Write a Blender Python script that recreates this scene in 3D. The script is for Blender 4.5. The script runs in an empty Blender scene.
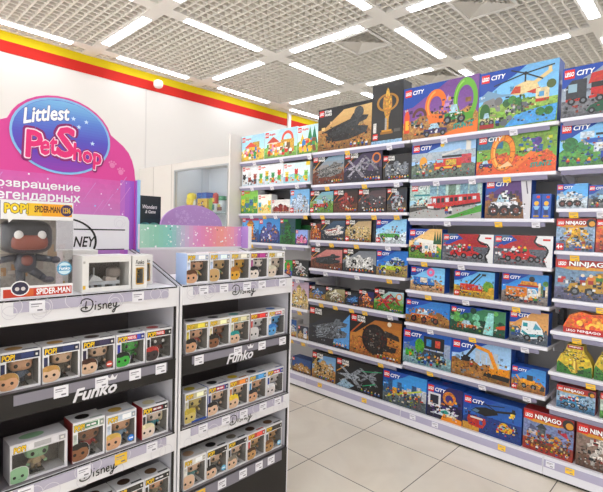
import bpy, bmesh, math, random
from mathutils import Matrix, Vector
PI = math.pi
LAMP_STRENGTH, WORLD_STRENGTH, EXPOSURE = 8.5, 1.65, 0.64
S = bpy.context.scene
COL = S.collection

# ------------------------------------------------------------------ colour and materials
def lin(h):
    if isinstance(h, tuple): return h
    h = h.lstrip('#'); o = []
    for i in (0, 2, 4):
        c = int(h[i:i+2], 16) / 255
        o.append(c/12.92 if c <= .04045 else ((c+.055)/1.055)**2.4)
    return tuple(o)
MATS = {}
def mat(name, col, rough=.5, metal=0, noise=0, nscale=30, emit=None, estr=0, bump=0, coat=0):
    if name in MATS: return MATS[name]
    m = bpy.data.materials.new(name); m.use_nodes = True; MATS[name] = m
    nt = m.node_tree; b = nt.nodes['Principled BSDF']
    c = lin(col)
    b.inputs['Roughness'].default_value = rough; b.inputs['Metallic'].default_value = metal
    b.inputs['Coat Weight'].default_value = coat; b.inputs['Coat Roughness'].default_value = .15
    tc = nt.nodes.new('ShaderNodeTexCoord'); nz = nt.nodes.new('ShaderNodeTexNoise')
    nz.inputs['Scale'].default_value = nscale; nz.inputs['Detail'].default_value = 4
    nt.links.new(tc.outputs['Object'], nz.inputs['Vector'])
    mx = nt.nodes.new('ShaderNodeMix'); mx.data_type = 'RGBA'
    mx.inputs[6].default_value = (*[v*(1-noise) for v in c], 1); mx.inputs[7].default_value = (*[min(1, v*(1+noise)) for v in c], 1)
    nt.links.new(nz.outputs['Fac'], mx.inputs[0]); nt.links.new(mx.outputs[2], b.inputs['Base Color'])
    if emit:
        b.inputs['Emission Color'].default_value = (*lin(emit), 1); b.inputs['Emission Strength'].default_value = estr
    if bump:
        bp = nt.nodes.new('ShaderNodeBump'); bp.inputs['Strength'].default_value = bump; bp.inputs['Distance'].default_value = .002
        nt.links.new(nz.outputs['Fac'], bp.inputs['Height']); nt.links.new(bp.outputs['Normal'], b.inputs['Normal'])
    return m
def printed(name, rough, coat, cell):
    """ink on a surface: colour from the mesh attribute, with a fine printed mottling where its alpha asks for it"""
    m = bpy.data.materials.new(name); m.use_nodes = True
    nt = m.node_tree; b = nt.nodes['Principled BSDF']
    b.inputs['Roughness'].default_value = rough; b.inputs['Coat Weight'].default_value = coat; b.inputs['Coat Roughness'].default_value = .12
    at = nt.nodes.new('ShaderNodeAttribute'); at.attribute_name = 'ink'
    tc = nt.nodes.new('ShaderNodeTexCoord'); vo = nt.nodes.new('ShaderNodeTexVoronoi'); vo.inputs['Scale'].default_value = cell
    nt.links.new(tc.outputs['Object'], vo.inputs['Vector'])
    hs = nt.nodes.new('ShaderNodeHueSaturation'); sp = nt.nodes.new('ShaderNodeSeparateColor')
    nt.links.new(vo.outputs['Color'], sp.inputs[0])
    mr = nt.nodes.new('ShaderNodeMapRange'); mr.inputs['To Min'].default_value = .22; mr.inputs['To Max'].default_value = 1.55
    nt.links.new(sp.outputs[0], mr.inputs['Value']); nt.links.new(mr.outputs[0], hs.inputs['Value'])
    mh = nt.nodes.new('ShaderNodeMapRange'); mh.inputs['To Min'].default_value = .46; mh.inputs['To Max'].default_value = .54
    nt.links.new(sp.outputs[1], mh.inputs['Value']); nt.links.new(mh.outputs[0], hs.inputs['Hue'])
    nt.links.new(at.outputs['Color'], hs.inputs['Color']); nt.links.new(at.outputs['Alpha'], hs.inputs['Fac'])
    nt.links.new(hs.outputs['Color'], b.inputs['Base Color'])
    return m
M_INK = printed('printed_card', .42, .25, 95)
M_BOARD = printed('printed_board', .5, .1, 40)
M_VINYL = printed('painted_vinyl', .35, .2, 90)
def clear(name, tint, gloss):
    m = bpy.data.materials.new(name); m.use_nodes = True; nt = m.node_tree
    nt.nodes.remove(nt.nodes['Principled BSDF'])
    tr = nt.nodes.new('ShaderNodeBsdfTransparent'); tr.inputs[0].default_value = (*tint, 1)
    gl = nt.nodes.new('ShaderNodeBsdfGlossy'); gl.inputs['Roughness'].default_value = .08; gl.inputs[0].default_value = (.9, .9, .9, 1)
    fr = nt.nodes.new('ShaderNodeLayerWeight'); pw = nt.nodes.new('ShaderNodeMath'); pw.operation = 'POWER'; pw.inputs[1].default_value = 4.5
    nt.links.new(fr.outputs['Facing'], pw.inputs[0])
    ml = nt.nodes.new('ShaderNodeMath'); ml.operation = 'MULTIPLY_ADD'; ml.inputs[1].default_value = gloss; ml.inputs[2].default_value = .03
    mx = nt.nodes.new('ShaderNodeMixShader')
    nt.links.new(pw.outputs[0], ml.inputs[0]); nt.links.new(ml.outputs[0], mx.inputs[0])
    nt.links.new(tr.outputs[0], mx.inputs[1]); nt.links.new(gl.outputs[0], mx.inputs[2])
    nt.links.new(mx.outputs[0], nt.nodes['Material Output'].inputs[0])
    return m
M_CLEAR = clear('clear_plastic', (.97, .97, .97), .8)
M_GLASS = clear('cabinet_glass', (.955, .975, .98), .8)

# ------------------------------------------------------------------ mesh collecting
TXT = {}
def slabs(loops):
    """non-zero filled union of closed outlines as trapezoids"""
    E = []
    for L in loops:
        for k in range(len(L)):
            p, q = L[k], L[(k+1) % len(L)]
            if abs(p[1]-q[1]) > 1e-6: E.append((p, q, 1) if p[1] < q[1] else (q, p, -1))
    ys = sorted(p[1] for e in E for p in e[:2])
    for m in range(len(E)):
        (ax, ay), (bx, by), _ = E[m]
        for k in range(m+1, len(E)):
            (cx, cy), (dx, dy), _ = E[k]
            if cy >= by or dy <= ay: continue
            s1 = (bx-ax)/(by-ay); s2 = (dx-cx)/(dy-cy)
            if abs(s1-s2) < 1e-9: continue
            y = ((cx-s2*cy)-(ax-s1*ay))/(s1-s2)
            if max(ay, cy) < y < min(by, dy): ys.append(y)
    ys.sort(); lv = []
    for y in ys:
        if not lv or y-lv[-1] > 2e-4: lv.append(y)
    V = []; F = []
    for y0, y1 in zip(lv, lv[1:]):
        ym = (y0+y1)/2; row = []
        for (ax, ay), (bx, by), s in E:
            if ay <= ym < by:
                g = (bx-ax)/(by-ay); row.append((ax+g*(ym-ay), ax+g*(y0-ay), ax+g*(y1-ay), s))
        row.sort(); wn = 0
        for k, r in enumerate(row):
            if wn == 0: st = r
            wn += r[3]
            if wn == 0:
                n = len(V); V += [(st[1], y0), (r[1], y0), (r[2], y1), (st[2], y1)]; F.append((n, n+1, n+2, n+3))
    return V, F
def glyphs(s, bold=0.0, shear=0.0):
    """flat outline of a word: points, faces, left, bottom, width and height in units of the type size"""
    k = (s, bold, shear)
    if k in TXT: return TXT[k]
    cu = bpy.data.curves.new('lettering', 'FONT'); cu.body = s; cu.resolution_u = 2 if bold else 4; cu.shear = shear; cu.fill_mode = 'NONE'
    ob = bpy.data.objects.new('lettering', cu); COL.objects.link(ob)
    dg = bpy.context.evaluated_depsgraph_get(); me = ob.evaluated_get(dg).to_mesh()
    co = [(p.co.x, p.co.y) for p in me.vertices]; nx = {}
    for e in me.edges: nx.setdefault(e.vertices[0], []).append(e.vertices[1])
    loops = []; cur = []
    for e in me.edges:
        a_, b_ = e.vertices
        if cur and cur[-1] == a_: cur.append(b_)
        elif cur and cur[0] == b_ and cur[-1] == a_: pass
        else:
            if cur: loops.append(cur)
            cur = [a_, b_]
    if cur: loops.append(cur)
    ob.evaluated_get(dg).to_mesh_clear(); bpy.data.objects.remove(ob); bpy.data.curves.remove(cu)
    P = []
    for L in loops:
        if L[0] == L[-1]: L = L[:-1]
        if len(L) > 2: P.append([co[q] for q in L])
    V = []; F = []
    groups = []
    for L in sorted(P, key=lambda L: min(p[0] for p in L)):
        x0 = min(p[0] for p in L); x1 = max(p[0] for p in L)
        if groups and x0 < groups[-1][1]: groups[-1][0].append(L); groups[-1][1] = max(groups[-1][1], x1)
        else: groups.append([[L], x1])
    def area(L): return sum(L[q-1][0]*L[q][1]-L[q][0]*L[q-1][1] for q in range(len(L)))/2
    ext = [p for g, _ in groups for L in g for p in L] or [(0, 0), (1, 1)]
    x0 = min(p[0] for p in ext); y0 = min(p[1] for p in ext); box = (x0, y0, max(p[0] for p in ext)-x0, max(p[1] for p in ext)-y0)
    for g, _ in groups:
        big = max(g, key=lambda L: abs(area(L)))
        if area(big) < 0: g = [L[::-1] for L in g]
        fat = []
        if bold > 0:
            for L in g:
                for q in range(len(L)):
                    o_, p, r = L[q-1], L[q], L[(q+1) % len(L)]; dx, dy = r[0]-p[0], r[1]-p[1]; l = math.hypot(dx, dy); l0 = math.hypot(p[0]-o_[0], p[1]-o_[1])
                    if l < 1e-5: continue
                    ox, oy = -dy/l*bold, dx/l*bold; fat.append([(p[0]-ox, p[1]-oy), (r[0]-ox, r[1]-oy), (r[0]+ox, r[1]+oy), (p[0]+ox, p[1]+oy)])
                    if l0 < 1e-5 or (dx*(p[0]-o_[0])+dy*(p[1]-o_[1]))/l/l0 < .9: fat.append([(p[0]+bold*math.cos(PI*t/3+.2), p[1]+bold*math.sin(PI*t/3+.2)) for t in range(6)])
        v, f = slabs(g+fat); n = len(V); V += v; F += [tuple(q+n for q in t) for t in f]
    TXT[k] = (V, F)+box
    return TXT[k]

class MB:
    def __init__(s): s.v = []; s.f = []; s.c = []
    def add(s, vs, fs, col=(1, 1, 1), busy=0):
        n = len(s.v); s.v += [tuple(p) for p in vs]; c = (*lin(col), busy)
        for f in fs: s.f.append(tuple(i+n for i in f)); s.c.append(c)
    def box(s, x0, x1, y0, y1, z0, z1, col=(1, 1, 1), busy=0):
        s.add([(x0,y0,z0),(x1,y0,z0),(x1,y1,z0),(x0,y1,z0),(x0,y0,z1),(x1,y0,z1),(x1,y1,z1),(x0,y1,z1)],
              [(0,3,2,1),(4,5,6,7),(0,1,5,4),(1,2,6,5),(2,3,7,6),(3,0,4,7)], col, busy)
    def prism(s, pts, y0, y1, col=(1, 1, 1), axis='y', busy=0):
        """outline in the x-z plane (or the y-z plane) given depth"""
        n = len(pts)
        if axis == 'y': a = [(p[0], y0, p[1]) for p in pts]; b = [(p[0], y1, p[1]) for p in pts]
        elif axis == 'x': a = [(y0, p[0], p[1]) for p in pts]; b = [(y1, p[0], p[1]) for p in pts]
        else: a = [(p[0], p[1], y0) for p in pts]; b = [(p[0], p[1], y1) for p in pts]
        fs = [tuple(range(n)), tuple(range(2*n-1, n-1, -1))] + [(i, i+n, (i+1) % n+n, (i+1) % n) for i in range(n)]
        s.add(a+b, fs, col, busy)
    def blob(s, c, r, e=1.0, col=(1, 1, 1), nu=14, nv=9, e2=None):
        e2 = e2 or e
        def p(t, k): return math.copysign(abs(t)**k, t)
        vs = []; fs = []
        for j in range(nv+1):
            ph = -PI/2+PI*j/nv
            for i in range(nu):
                th = 2*PI*i/nu
                vs.append((c[0]+r[0]*p(math.cos(ph), e)*p(math.cos(th), e2), c[1]+r[1]*p(math.cos(ph), e)*p(math.sin(th), e2), c[2]+r[2]*p(math.sin(ph), e)))
        for j in range(nv):
            for i in range(nu):
                a = j*nu+i; b = j*nu+(i+1) % nu; fs.append((a, b, b+nu, a+nu))
        s.add(vs, fs, col)
    def lathe(s, prof, c, col=(1, 1, 1), n=16):
        vs = []; fs = []
        for r, z in prof:
            for i in range(n): vs.append((c[0]+r*math.cos(2*PI*i/n), c[1]+r*math.sin(2*PI*i/n), c[2]+z))
        for j in range(len(prof)-1):
            for i in range(n):
                a = j*n+i; b = j*n+(i+1) % n; fs.append((a, b, b+n, a+n))
        fs.append(tuple(range(n-1, -1, -1))); fs.append(tuple(range((len(prof)-1)*n, len(prof)*n)))
        s.add(vs, fs, col)
    def tube(s, p, q, r0, r1=None, col=(1, 1, 1), n=8):
        r1 = r0 if r1 is None else r1; p = Vector(p); q = Vector(q); d = (q-p).normalized()
        u = d.orthogonal().normalized(); w = d.cross(u); vs = []
        for o, r in ((p, r0), (q, r1)):
            for i in range(n):
                t = 2*PI*i/n; vs.append(o+u*r*math.cos(t)+w*r*math.sin(t))
        s.add(vs, [(i, (i+1) % n, (i+1) % n+n, i+n) for i in range(n)]+[tuple(range(n-1, -1, -1)), tuple(range(n, 2*n))], col)
    def build(s, name, m, parent=None, loc=None, rz=0, smooth=False):
        keep = []
        for i, f in enumerate(s.f):                       # leave out faces of no area
            p = [Vector(s.v[q]) for q in f]; n = Vector((0, 0, 0))
            for q in range(1, len(p)-1): n += (p[q]-p[0]).cross(p[q+1]-p[0])
            if n.length > 1e-9: keep.append(i)
        s.f = [s.f[i] for i in keep]; s.c = [s.c[i] for i in keep]
        me = bpy.data.meshes.new(name); me.from_pydata(s.v, [], s.f)
        a = me.attributes.new('ink', 'FLOAT_COLOR', 'FACE')
        a.data.foreach_set('color', [x for c in s.c for x in c])
        me.materials.append(m)
        if smooth:
            me.polygons.foreach_set('use_smooth', [True]*len(me.polygons))
        me.update()
        o = bpy.data.objects.new(name, me); COL.objects.link(o)
        if parent: o.parent = parent
        if loc: o.location = loc
        o.rotation_euler.z = rz
        return o
def bevelled(o, w=.003, seg=2):
    md = o.modifiers.new('edge', 'BEVEL'); md.width = w; md.segments = seg; md.limit_method = 'ANGLE'; md.angle_limit = .7
    return o

class Art(MB):
    """flat printed picture: (u,v) run 0..1 over a w x h rectangle standing in the x-z plane and facing -y; every shape is a film of ink over the last"""
    STEP = .000022; TONE = 1.0
    def __init__(s, w, h, y=-.0004, x0=0, z0=0, flat=None):
        super().__init__(); s.w = w; s.h = h; s.y = y; s.x0 = x0; s.z0 = z0; s.k = 0
    def _put(s, P, F, col, busy=0):
        s.k += 1; y = s.y-s.k*s.STEP
        if s.TONE != 1: col = tuple(c**s.TONE*.92 for c in lin(col))
        s.add([(s.x0+min(1, max(0, u))*s.w, y, s.z0+min(1, max(0, v))*s.h) for u, v in P], F, col, busy)
    def poly(s, P, col, busy=0): s._put(P, [tuple(range(len(P)))], col, busy)
    def rect(s, x, y, w, h, col, busy=0): s.poly([(x, y), (x+w, y), (x+w, y+h), (x, y+h)], col, busy)
    def rx(s, r): return r*s.h/s.w
    def disc(s, x, y, r, col, ry=None, n=16, busy=0):
        ry = ry or r; a = s.rx(r)
        s.poly([(x+a*math.cos(2*PI*i/n), y+ry*math.sin(2*PI*i/n)) for i in range(n)], col, busy)
    def ring(s, x, y, r, t, col, sx=1.0, a0=0, a1=2*PI, n=22, busy=0):
        P = []; F = []
        for i in range(n+1):
            a = a0+(a1-a0)*i/n
            for rr in (r, r-t): P.append((x+s.rx(rr)*sx*math.cos(a), y+rr*math.sin(a)))
        for i in range(n): F.append((2*i+1, 2*i, 2*i+2, 2*i+3))
        s._put(P, F, col, busy)
    def line(s, p, q, t, col, busy=0):
        dx = (q[0]-p[0])*s.w; dy = (q[1]-p[1])*s.h; l = math.hypot(dx, dy) or 1
        nx = -dy/l*t/2*s.h/s.w; ny = dx/l*t/2
        s.poly([(p[0]-nx, p[1]-ny), (q[0]-nx, q[1]-ny), (q[0]+nx, q[1]+ny), (p[0]+nx, p[1]+ny)], col, busy)
    def ribbon(s, pts, t, col, sub=5):
        """a brush stroke through the points, t wide (metres), points in metres from the lower left corner"""
        pts = [Vector(p) for p in pts]; C = []
        for i in range(len(pts)-1):
            a, b, c, d = pts[max(i-1, 0)], pts[i], pts[i+1], pts[min(i+2, len(pts)-1)]
            for k in range(sub):
                x = k/sub; C.append(.5*((2*b)+(c-a)*x+(2*a-5*b+4*c-d)*x*x+(3*b-a-3*c+d)*x**3))
        C.append(pts[-1]); P = []; F = []
        for i, c in enumerate(C):
            d = (C[min(i+1, len(C)-1)]-C[max(i-1, 0)]); d = d.normalized() if d.length > 1e-9 else Vector((1, 0))
            n = Vector((-d.y, d.x))*t/2
            for q in (c+n, c-n): P.append((q.x/s.w, q.y/s.h))
        for i in range(len(C)-1): F.append((2*i, 2*i+1, 2*i+3, 2*i+2))
        s._put(P, F, col)
    def text(s, t, x, y, w, h, col, bold=.02, shear=0, rim=None, rimcol='#ffffff', rise=0):
        """the word t stretched to fill the box x,y,w,h; rise lifts its right end"""
        for b, c in ([(bold+rim, rimcol)] if rim else [])+[(bold, col)]:
            v, f, ax, ay, aw, ah = glyphs(t, 0, shear)
            v2, f2 = (glyphs(t, b, shear)[:2]) if b else (v, f)
            s._put([(x+(p[0]-ax)/aw*w, y+(p[1]-ay)/ah*h+rise*(p[0]-ax)/aw) for p in v2], f2, c)
    def grad(s, cols, y0=0, y1=1, n=8, busy=0):
        L = [lin(c) for c in cols]
        for i in range(n):
            t = i/(n-1)*(len(L)-1); k = min(int(t), len(L)-2); t -= k
            c = tuple(L[k][j]*(1-t)+L[k+1][j]*t for j in range(3))
            s.rect(0, y1-(y1-y0)*(i+1)/n, 1, (y1-y0)/n+.001, c, busy)
    def bricks(s, x, y, w, h, pal, n, R, sz=.05, busy=0):
        for _ in range(n):
            a = R.uniform(.5, 1.5)*sz; b = R.uniform(.4, 1.2)*sz
            s.rect(x+R.random()*max(w-s.rx(a), .001), y+R.random()*max(h-b, .001), s.rx(a), b, R.choice(pal), busy)
    def wheel(s, x, y, r, hub='#8d9196'):
        s.disc(x, y, r, '#1b1c1f'); s.disc(x, y, r*.5, hub, n=10)
    def figs(s, x, y, w, n, R, h=.11, heads=('#f2c230', '#f2c230', '#e8dccb')):
        for i in range(n):
            u = x+w*(i+.5)/n; b = s.rx(h*.22)
            s.rect(u-b, y, 2*b, h*.42, R.choice(['#23304a', '#5a3a2a', '#3c3f45', '#2f5f9c', '#b02f28']))
            s.rect(u-b*1.3, y+h*.38, 2.6*b, h*.34, R.choice(['#c93a2c', '#e6e6e6', '#2f6fb8', '#4f8f3a', '#e08f2f']))
            s.disc(u, y+h*.84, h*.17, R.choice(heads), n=8)

# ------------------------------------------------------------------ things, parts
def tag(o, label=None, cat=None, group=None, kind=None):
    if label: o['label'] = label
    if cat: o['category'] = cat
    if group: o['group'] = group
    if kind: o['kind'] = kind
    return o
def thing(name, label, cat, loc=(0, 0, 0), rz=0, group=None):
    o = bpy.data.objects.new(name, None); COL.objects.link(o); o.location = loc; o.rotation_euler.z = rz; o.empty_display_size = .05
    return tag(o, label, cat, group)

# ------------------------------------------------------------------ the room (metres; the camera stands at the origin of the plan)
HC = 3.514                                              # ceiling height
WHITE = mat('wall_white', '#e6e1da', .6, noise=.015, nscale=3)
XL, XR, YB, YN = -5.72, 3.6, 8.6, -4.2
def floor_mat():
    m = bpy.data.materials.new('floor_tile'); m.use_nodes = True; nt = m.node_tree; b = nt.nodes['Principled BSDF']
    tc = nt.nodes.new('ShaderNodeTexCoord'); mp = nt.nodes.new('ShaderNodeMapping')
    mp.inputs['Location'].default_value = (1.85+.6*10-.0015, -2.68+.6*12-.0015, 0)
    nt.links.new(tc.outputs['Object'], mp.inputs['Vector'])
    br = nt.nodes.new('ShaderNodeTexBrick'); br.offset = 0; br.squash = 1
    br.inputs['Scale'].default_value = 1; br.inputs['Mortar Size'].default_value = .0028; br.inputs['Mortar Smooth'].default_value = .1
    br.inputs['Brick Width'].default_value = .6; br.inputs['Row Height'].default_value = .6
    br.inputs['Color1'].default_value = (*lin('#f1e7d5'), 1); br.inputs['Color2'].default_value = (*lin('#eee3d0'), 1); br.inputs['Mortar'].default_value = (*lin('#6d655d'), 1)
    nt.links.new(mp.outputs[0], br.inputs['Vector'])
    nz = nt.nodes.new('ShaderNodeTexNoise'); nz.inputs['Scale'].default_value = 2.2; nz.inputs['Detail'].default_value = 7; nz.inputs['Distortion'].default_value = 1.4
    nt.links.new(tc.outputs['Object'], nz.inputs['Vector'])
    cr = nt.nodes.new('ShaderNodeValToRGB'); cr.color_ramp.elements[0].position = .3; cr.color_ramp.elements[0].color = (.90, .885, .865, 1); cr.color_ramp.elements[1].position = .65; cr.color_ramp.elements[1].color = (1, 1, 1, 1)
    nt.links.new(nz.outputs['Fac'], cr.inputs[0])
    mx = nt.nodes.new('ShaderNodeMix'); mx.data_type = 'RGBA'; mx.blend_type = 'MULTIPLY'; mx.inputs[0].default_value = 1
    nt.links.new(br.outputs['Color'], mx.inputs[6]); nt.links.new(cr.outputs[0], mx.inputs[7]); nt.links.new(mx.outputs[2], b.inputs['Base Color'])
    b.inputs['Roughness'].default_value = .22
    return m
def struct(name, mb, m, parent=None): 
    o = mb.build(name, m, parent)
    if not parent: o['kind'] = 'structure'
    return o
b = MB(); b.box(XL-.1, XR+.1, YN-.1, YB+.1, -.05, 0); struct('floor', b, floor_mat())
b = MB(); b.box(XL-.12, XL, YN-.1, YB+.1, 0, HC+.3); struct('wall_left', b, WHITE)
b = MB(); b.box(XL, XR+.12, YB, YB+.12, 0, HC+.3); struct('wall_back', b, WHITE)
b = MB(); b.box(XR, XR+.12, YN-.1, YB, 0, HC+.3); struct('wall_right', b, WHITE)
# wall panel joint, yellow and red bands
b = MB(); b.box(XL, XL+.004, 2.93, 2.945, 0, HC-.24); struct('trim_1', b, mat('joint_grey', '#d9d4ce', .6))
zr0, zy0 = 3.284, 3.407
b = MB(); b.box(XL, XL+.010, YN, YB, zy0, HC-.01); struct('trim_2', b, mat('band_yellow', '#e6cb00', .8))
b = MB(); b.box(XL, XL+.010, YN, YB, zr0, zy0); struct('trim_3', b, mat('band_red', '#c91d0c', .8))
# ceiling: solid slab above, open cell grid below, main profiles carrying the lamps
b = MB(); b.box(XL-.1, XR+.1, YN-.1, YB+.1, HC+.22, HC+.3); ceil = struct('ceiling', b, mat('slab_grey', '#7d766d', .9))
MOD = 1.5; NX = [-5.455+MOD*i for i in range(7)]; NY = [-3.83+MOD*i for i in range(9)]
g = MB(); PW = .075
GM = mat('grid_cell', '#f3eee4', .5)
n = 16
for i in range(-1, 6):
    xa = NX[i]+PW if i >= 0 else XL
    xb = NX[i+1]-PW
    st = (MOD-2*PW)/n
    k = 0
    while xa+st*(k+1) < xb-.01 or (k == 0 and i < 0):
        k += 1
        x = xa+st*k if i >= 0 else xb-st*k
        if x < XL+.01 or k > 20: break
        g.box(x-.008, x+.008, NY[0]-.3, YB, HC, HC+.06)
for j in range(0, 8):
    ya = NY[j]+PW; st = (MOD-2*PW)/n
    for k in range(1, n):
        g.box(XL, XR, ya+st*k-.008, ya+st*k+.008, HC+.001, HC+.059)
g.build('grid', GM, ceil)
p = MB()
for x in NX: p.box(x-PW, x+PW, YN, YB, HC-.012, HC+.045)
for y in NY: p.box(XL, XR, y-PW, y+PW, HC-.0125, HC+.044)
p.box(XL, XL+.05, YN, YB, HC-.01, HC+.03)
p.build('profile', mat('profile_cream', '#f3efe8', .45), ceil)
# lamps: a slim lit strip in every profile segment
FRAME = mat('lamp_frame', '#f2efea', .4)
LAMP = mat('lamp_lit', '#ffffff', .4, emit='#eef4ff', estr=LAMP_STRENGTH)
def lamp_proto():
    t = thing('ceiling_light', 'x', 'ceiling light', group='lit strips in the ceiling profiles')
    f = MB(); f.box(-.50, .50, -.052, .052, -.004, 0); f.build('frame', FRAME, t)
    d = MB(); d.box(-.48, .48, -.043, .043, -.009, -.004); d.build('diffuser', LAMP, t)
    return t
def dup(root):
    r = root.copy(); COL.objects.link(r)
    for ch in list(root.children):
        c = ch.copy(); COL.objects.link(c); c.parent = r
        for gch in list(ch.children):
            d = gch.copy(); COL.objects.link(d); d.parent = c
    return r
LAMPS = []
SEEN = {  # segments the photo shows, by their middle
 (-5.455, 1.42): 'slim white ceiling light above the yellow band, nearest the upper left corner',
 (-5.455, 2.92): 'slim white ceiling light above the yellow band, over the small white wall sensor',
 (-5.455, 4.42): 'slim white ceiling light above the yellow band, over the toddler block boxes',
 (-5.455, 5.92): 'slim white ceiling light above the yellow band, behind the desert cruiser box',
 (-4.705, 2.17): 'slim white ceiling light running to the yellow band, leftmost one over the oval sign',
 (-4.705, 3.67): 'slim white ceiling light ending near the yellow band above the left showcase edge',
 (-4.705, 5.17): 'slim white ceiling light running to the yellow band, just above the desert cruiser box',
 (-3.955, 2.92): 'slim white ceiling light left of the two square air vents, upper one in its line',
 (-3.955, 4.42): 'slim white ceiling light left of the nearer square vent, lower one in its line',
 (-3.955, 5.92): 'slim white ceiling light just above the golden statuette box',
 (-3.205, 2.17): 'slim white ceiling light cut by the top picture edge, left of the middle',
 (-3.205, 3.67): 'slim white ceiling light along the near edge of the square vent in the middle',
 (-3.205, 5.17): 'slim white ceiling light above the black statuette box, beside the far vent',
 (-2.455, 2.92): 'slim white ceiling light cut by the top picture edge, right of the middle',
 (-2.455, 4.42): 'slanting slim white ceiling light left of the far vent and above the stunt ring box',
 (-2.455, 5.92): 'slim white ceiling light peeping above the purple stunt ring box',
 (-1.705, 3.67): 'slim white ceiling light at the top edge beside the upper vent',
 (-1.705, 5.17): 'long slim white ceiling light above the helicopter box',
 (-0.955, 4.42): 'slim white ceiling light at the upper right corner',
}
proto = None
SEG = []
for x in NX[:6]:
    for y in NY[:-1]: SEG.append((x, y+MOD/2, PI/2))
for y in NY[1:]:
    for x in NX[:5]: SEG.append((x+MOD/2, y, 0))
for x, y, r in SEG:
    if proto is None: t = proto = lamp_proto()
    else: t = dup(proto)
    t.location = (x, y, HC-.012); t.rotation_euler.z = r
    lab = [v for k, v in SEEN.items() if abs(k[0]-x) < .05 and abs(k[1]-y) < .05]
    t['label'] = lab[0] if lab else 'slim white strip light set in a ceiling profile outside the picture'
# square air vents: nested slanted rings in a frame
def vent(x, y, label, w=.47):
    t = thing('air_vent', label, 'air vent', (x, y, HC-.012), group='square ceiling vents')
    f = MB(); h = w/2
    for a0, a1, z in ((h, h-.028, -.012),):
        for sx in (-1, 1):
            f.box(min(sx*a0, sx*a1), max(sx*a0, sx*a1), -a0, a0, z, 0); f.box(-a1, a1, min(sx*a0, sx*a1), max(sx*a0, sx*a1), z, 0)
    f.build('frame', FRAME, t)
    l = MB(); k = h-.03
    while k > .03:
        i = k-.020; P = []; F = []
        for a, z in ((k, -.004), (i, .010)):
            for d in (0, .0025): P += [(-a, -a, z+d), (a, -a, z+d), (a, a, z+d), (-a, a, z+d)]
        for q in range(4):
            r = (q+1) % 4
            F += [(q, r, 8+r, 8+q), (4+q, 12+q, 12+r, 4+r), (q, 4+q, 4+r, r), (8+q, 8+r, 12+r, 12+q)]
        l.add(P, F); k -= .030
    l.build('louvre', mat('vent_louvre', '#e4dfd6', .5), t)
    d = MB(); d.box(-h+.03, h-.03, -h+.03, h-.03, .05, .056); d.build('duct_plate', mat('duct_dark', '#2d2a28', .8), t)
vent(-2.935, 3.985, 'square louvred ceiling vent in the middle, beside a long strip light')
vent(-2.80, 5.44, 'square louvred ceiling vent far back, just above the stunt ring box')
vent(-1.63, 3.98, 'square louvred ceiling vent at the top picture edge, right of the middle')
# white sensor on the wall band
t = thing('wall_sensor', 'small white swivel sensor mounted on the yellow and red wall band', 'sensor', (XL+.01, 3.067, 3.40))
b = MB(); b.lathe([(.03, 0), (.034, .012), (.022, .035)], (0, 0, 0)); o = b.build('mount', FRAME, t, smooth=False); o.rotation_euler = (0, PI/2, 0)
b = MB(); b.tube((.03, 0, 0), (.085, -.01, -.02), .014); b.build('arm', FRAME, t)
b = MB(); b.blob((.11, -.02, -.045), (.06, .06, .055), .8); b.build('head', FRAME, t, smooth=True)
# two white posts on the wall behind the shelving
for y, lab in ((5.62, 'white post on the left wall above the wide toddler block box'), (6.86, 'white post on the left wall beside the desert cruiser box')):
    b = MB(); b.box(XL+.0105, XL+.055, y-.03, y+.03, 0, HC-.0125)
    tag(bevelled(b.build('support_post', mat('post_white', '#f0ece6', .45))), lab, 'post', 'posts on the left wall')

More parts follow.
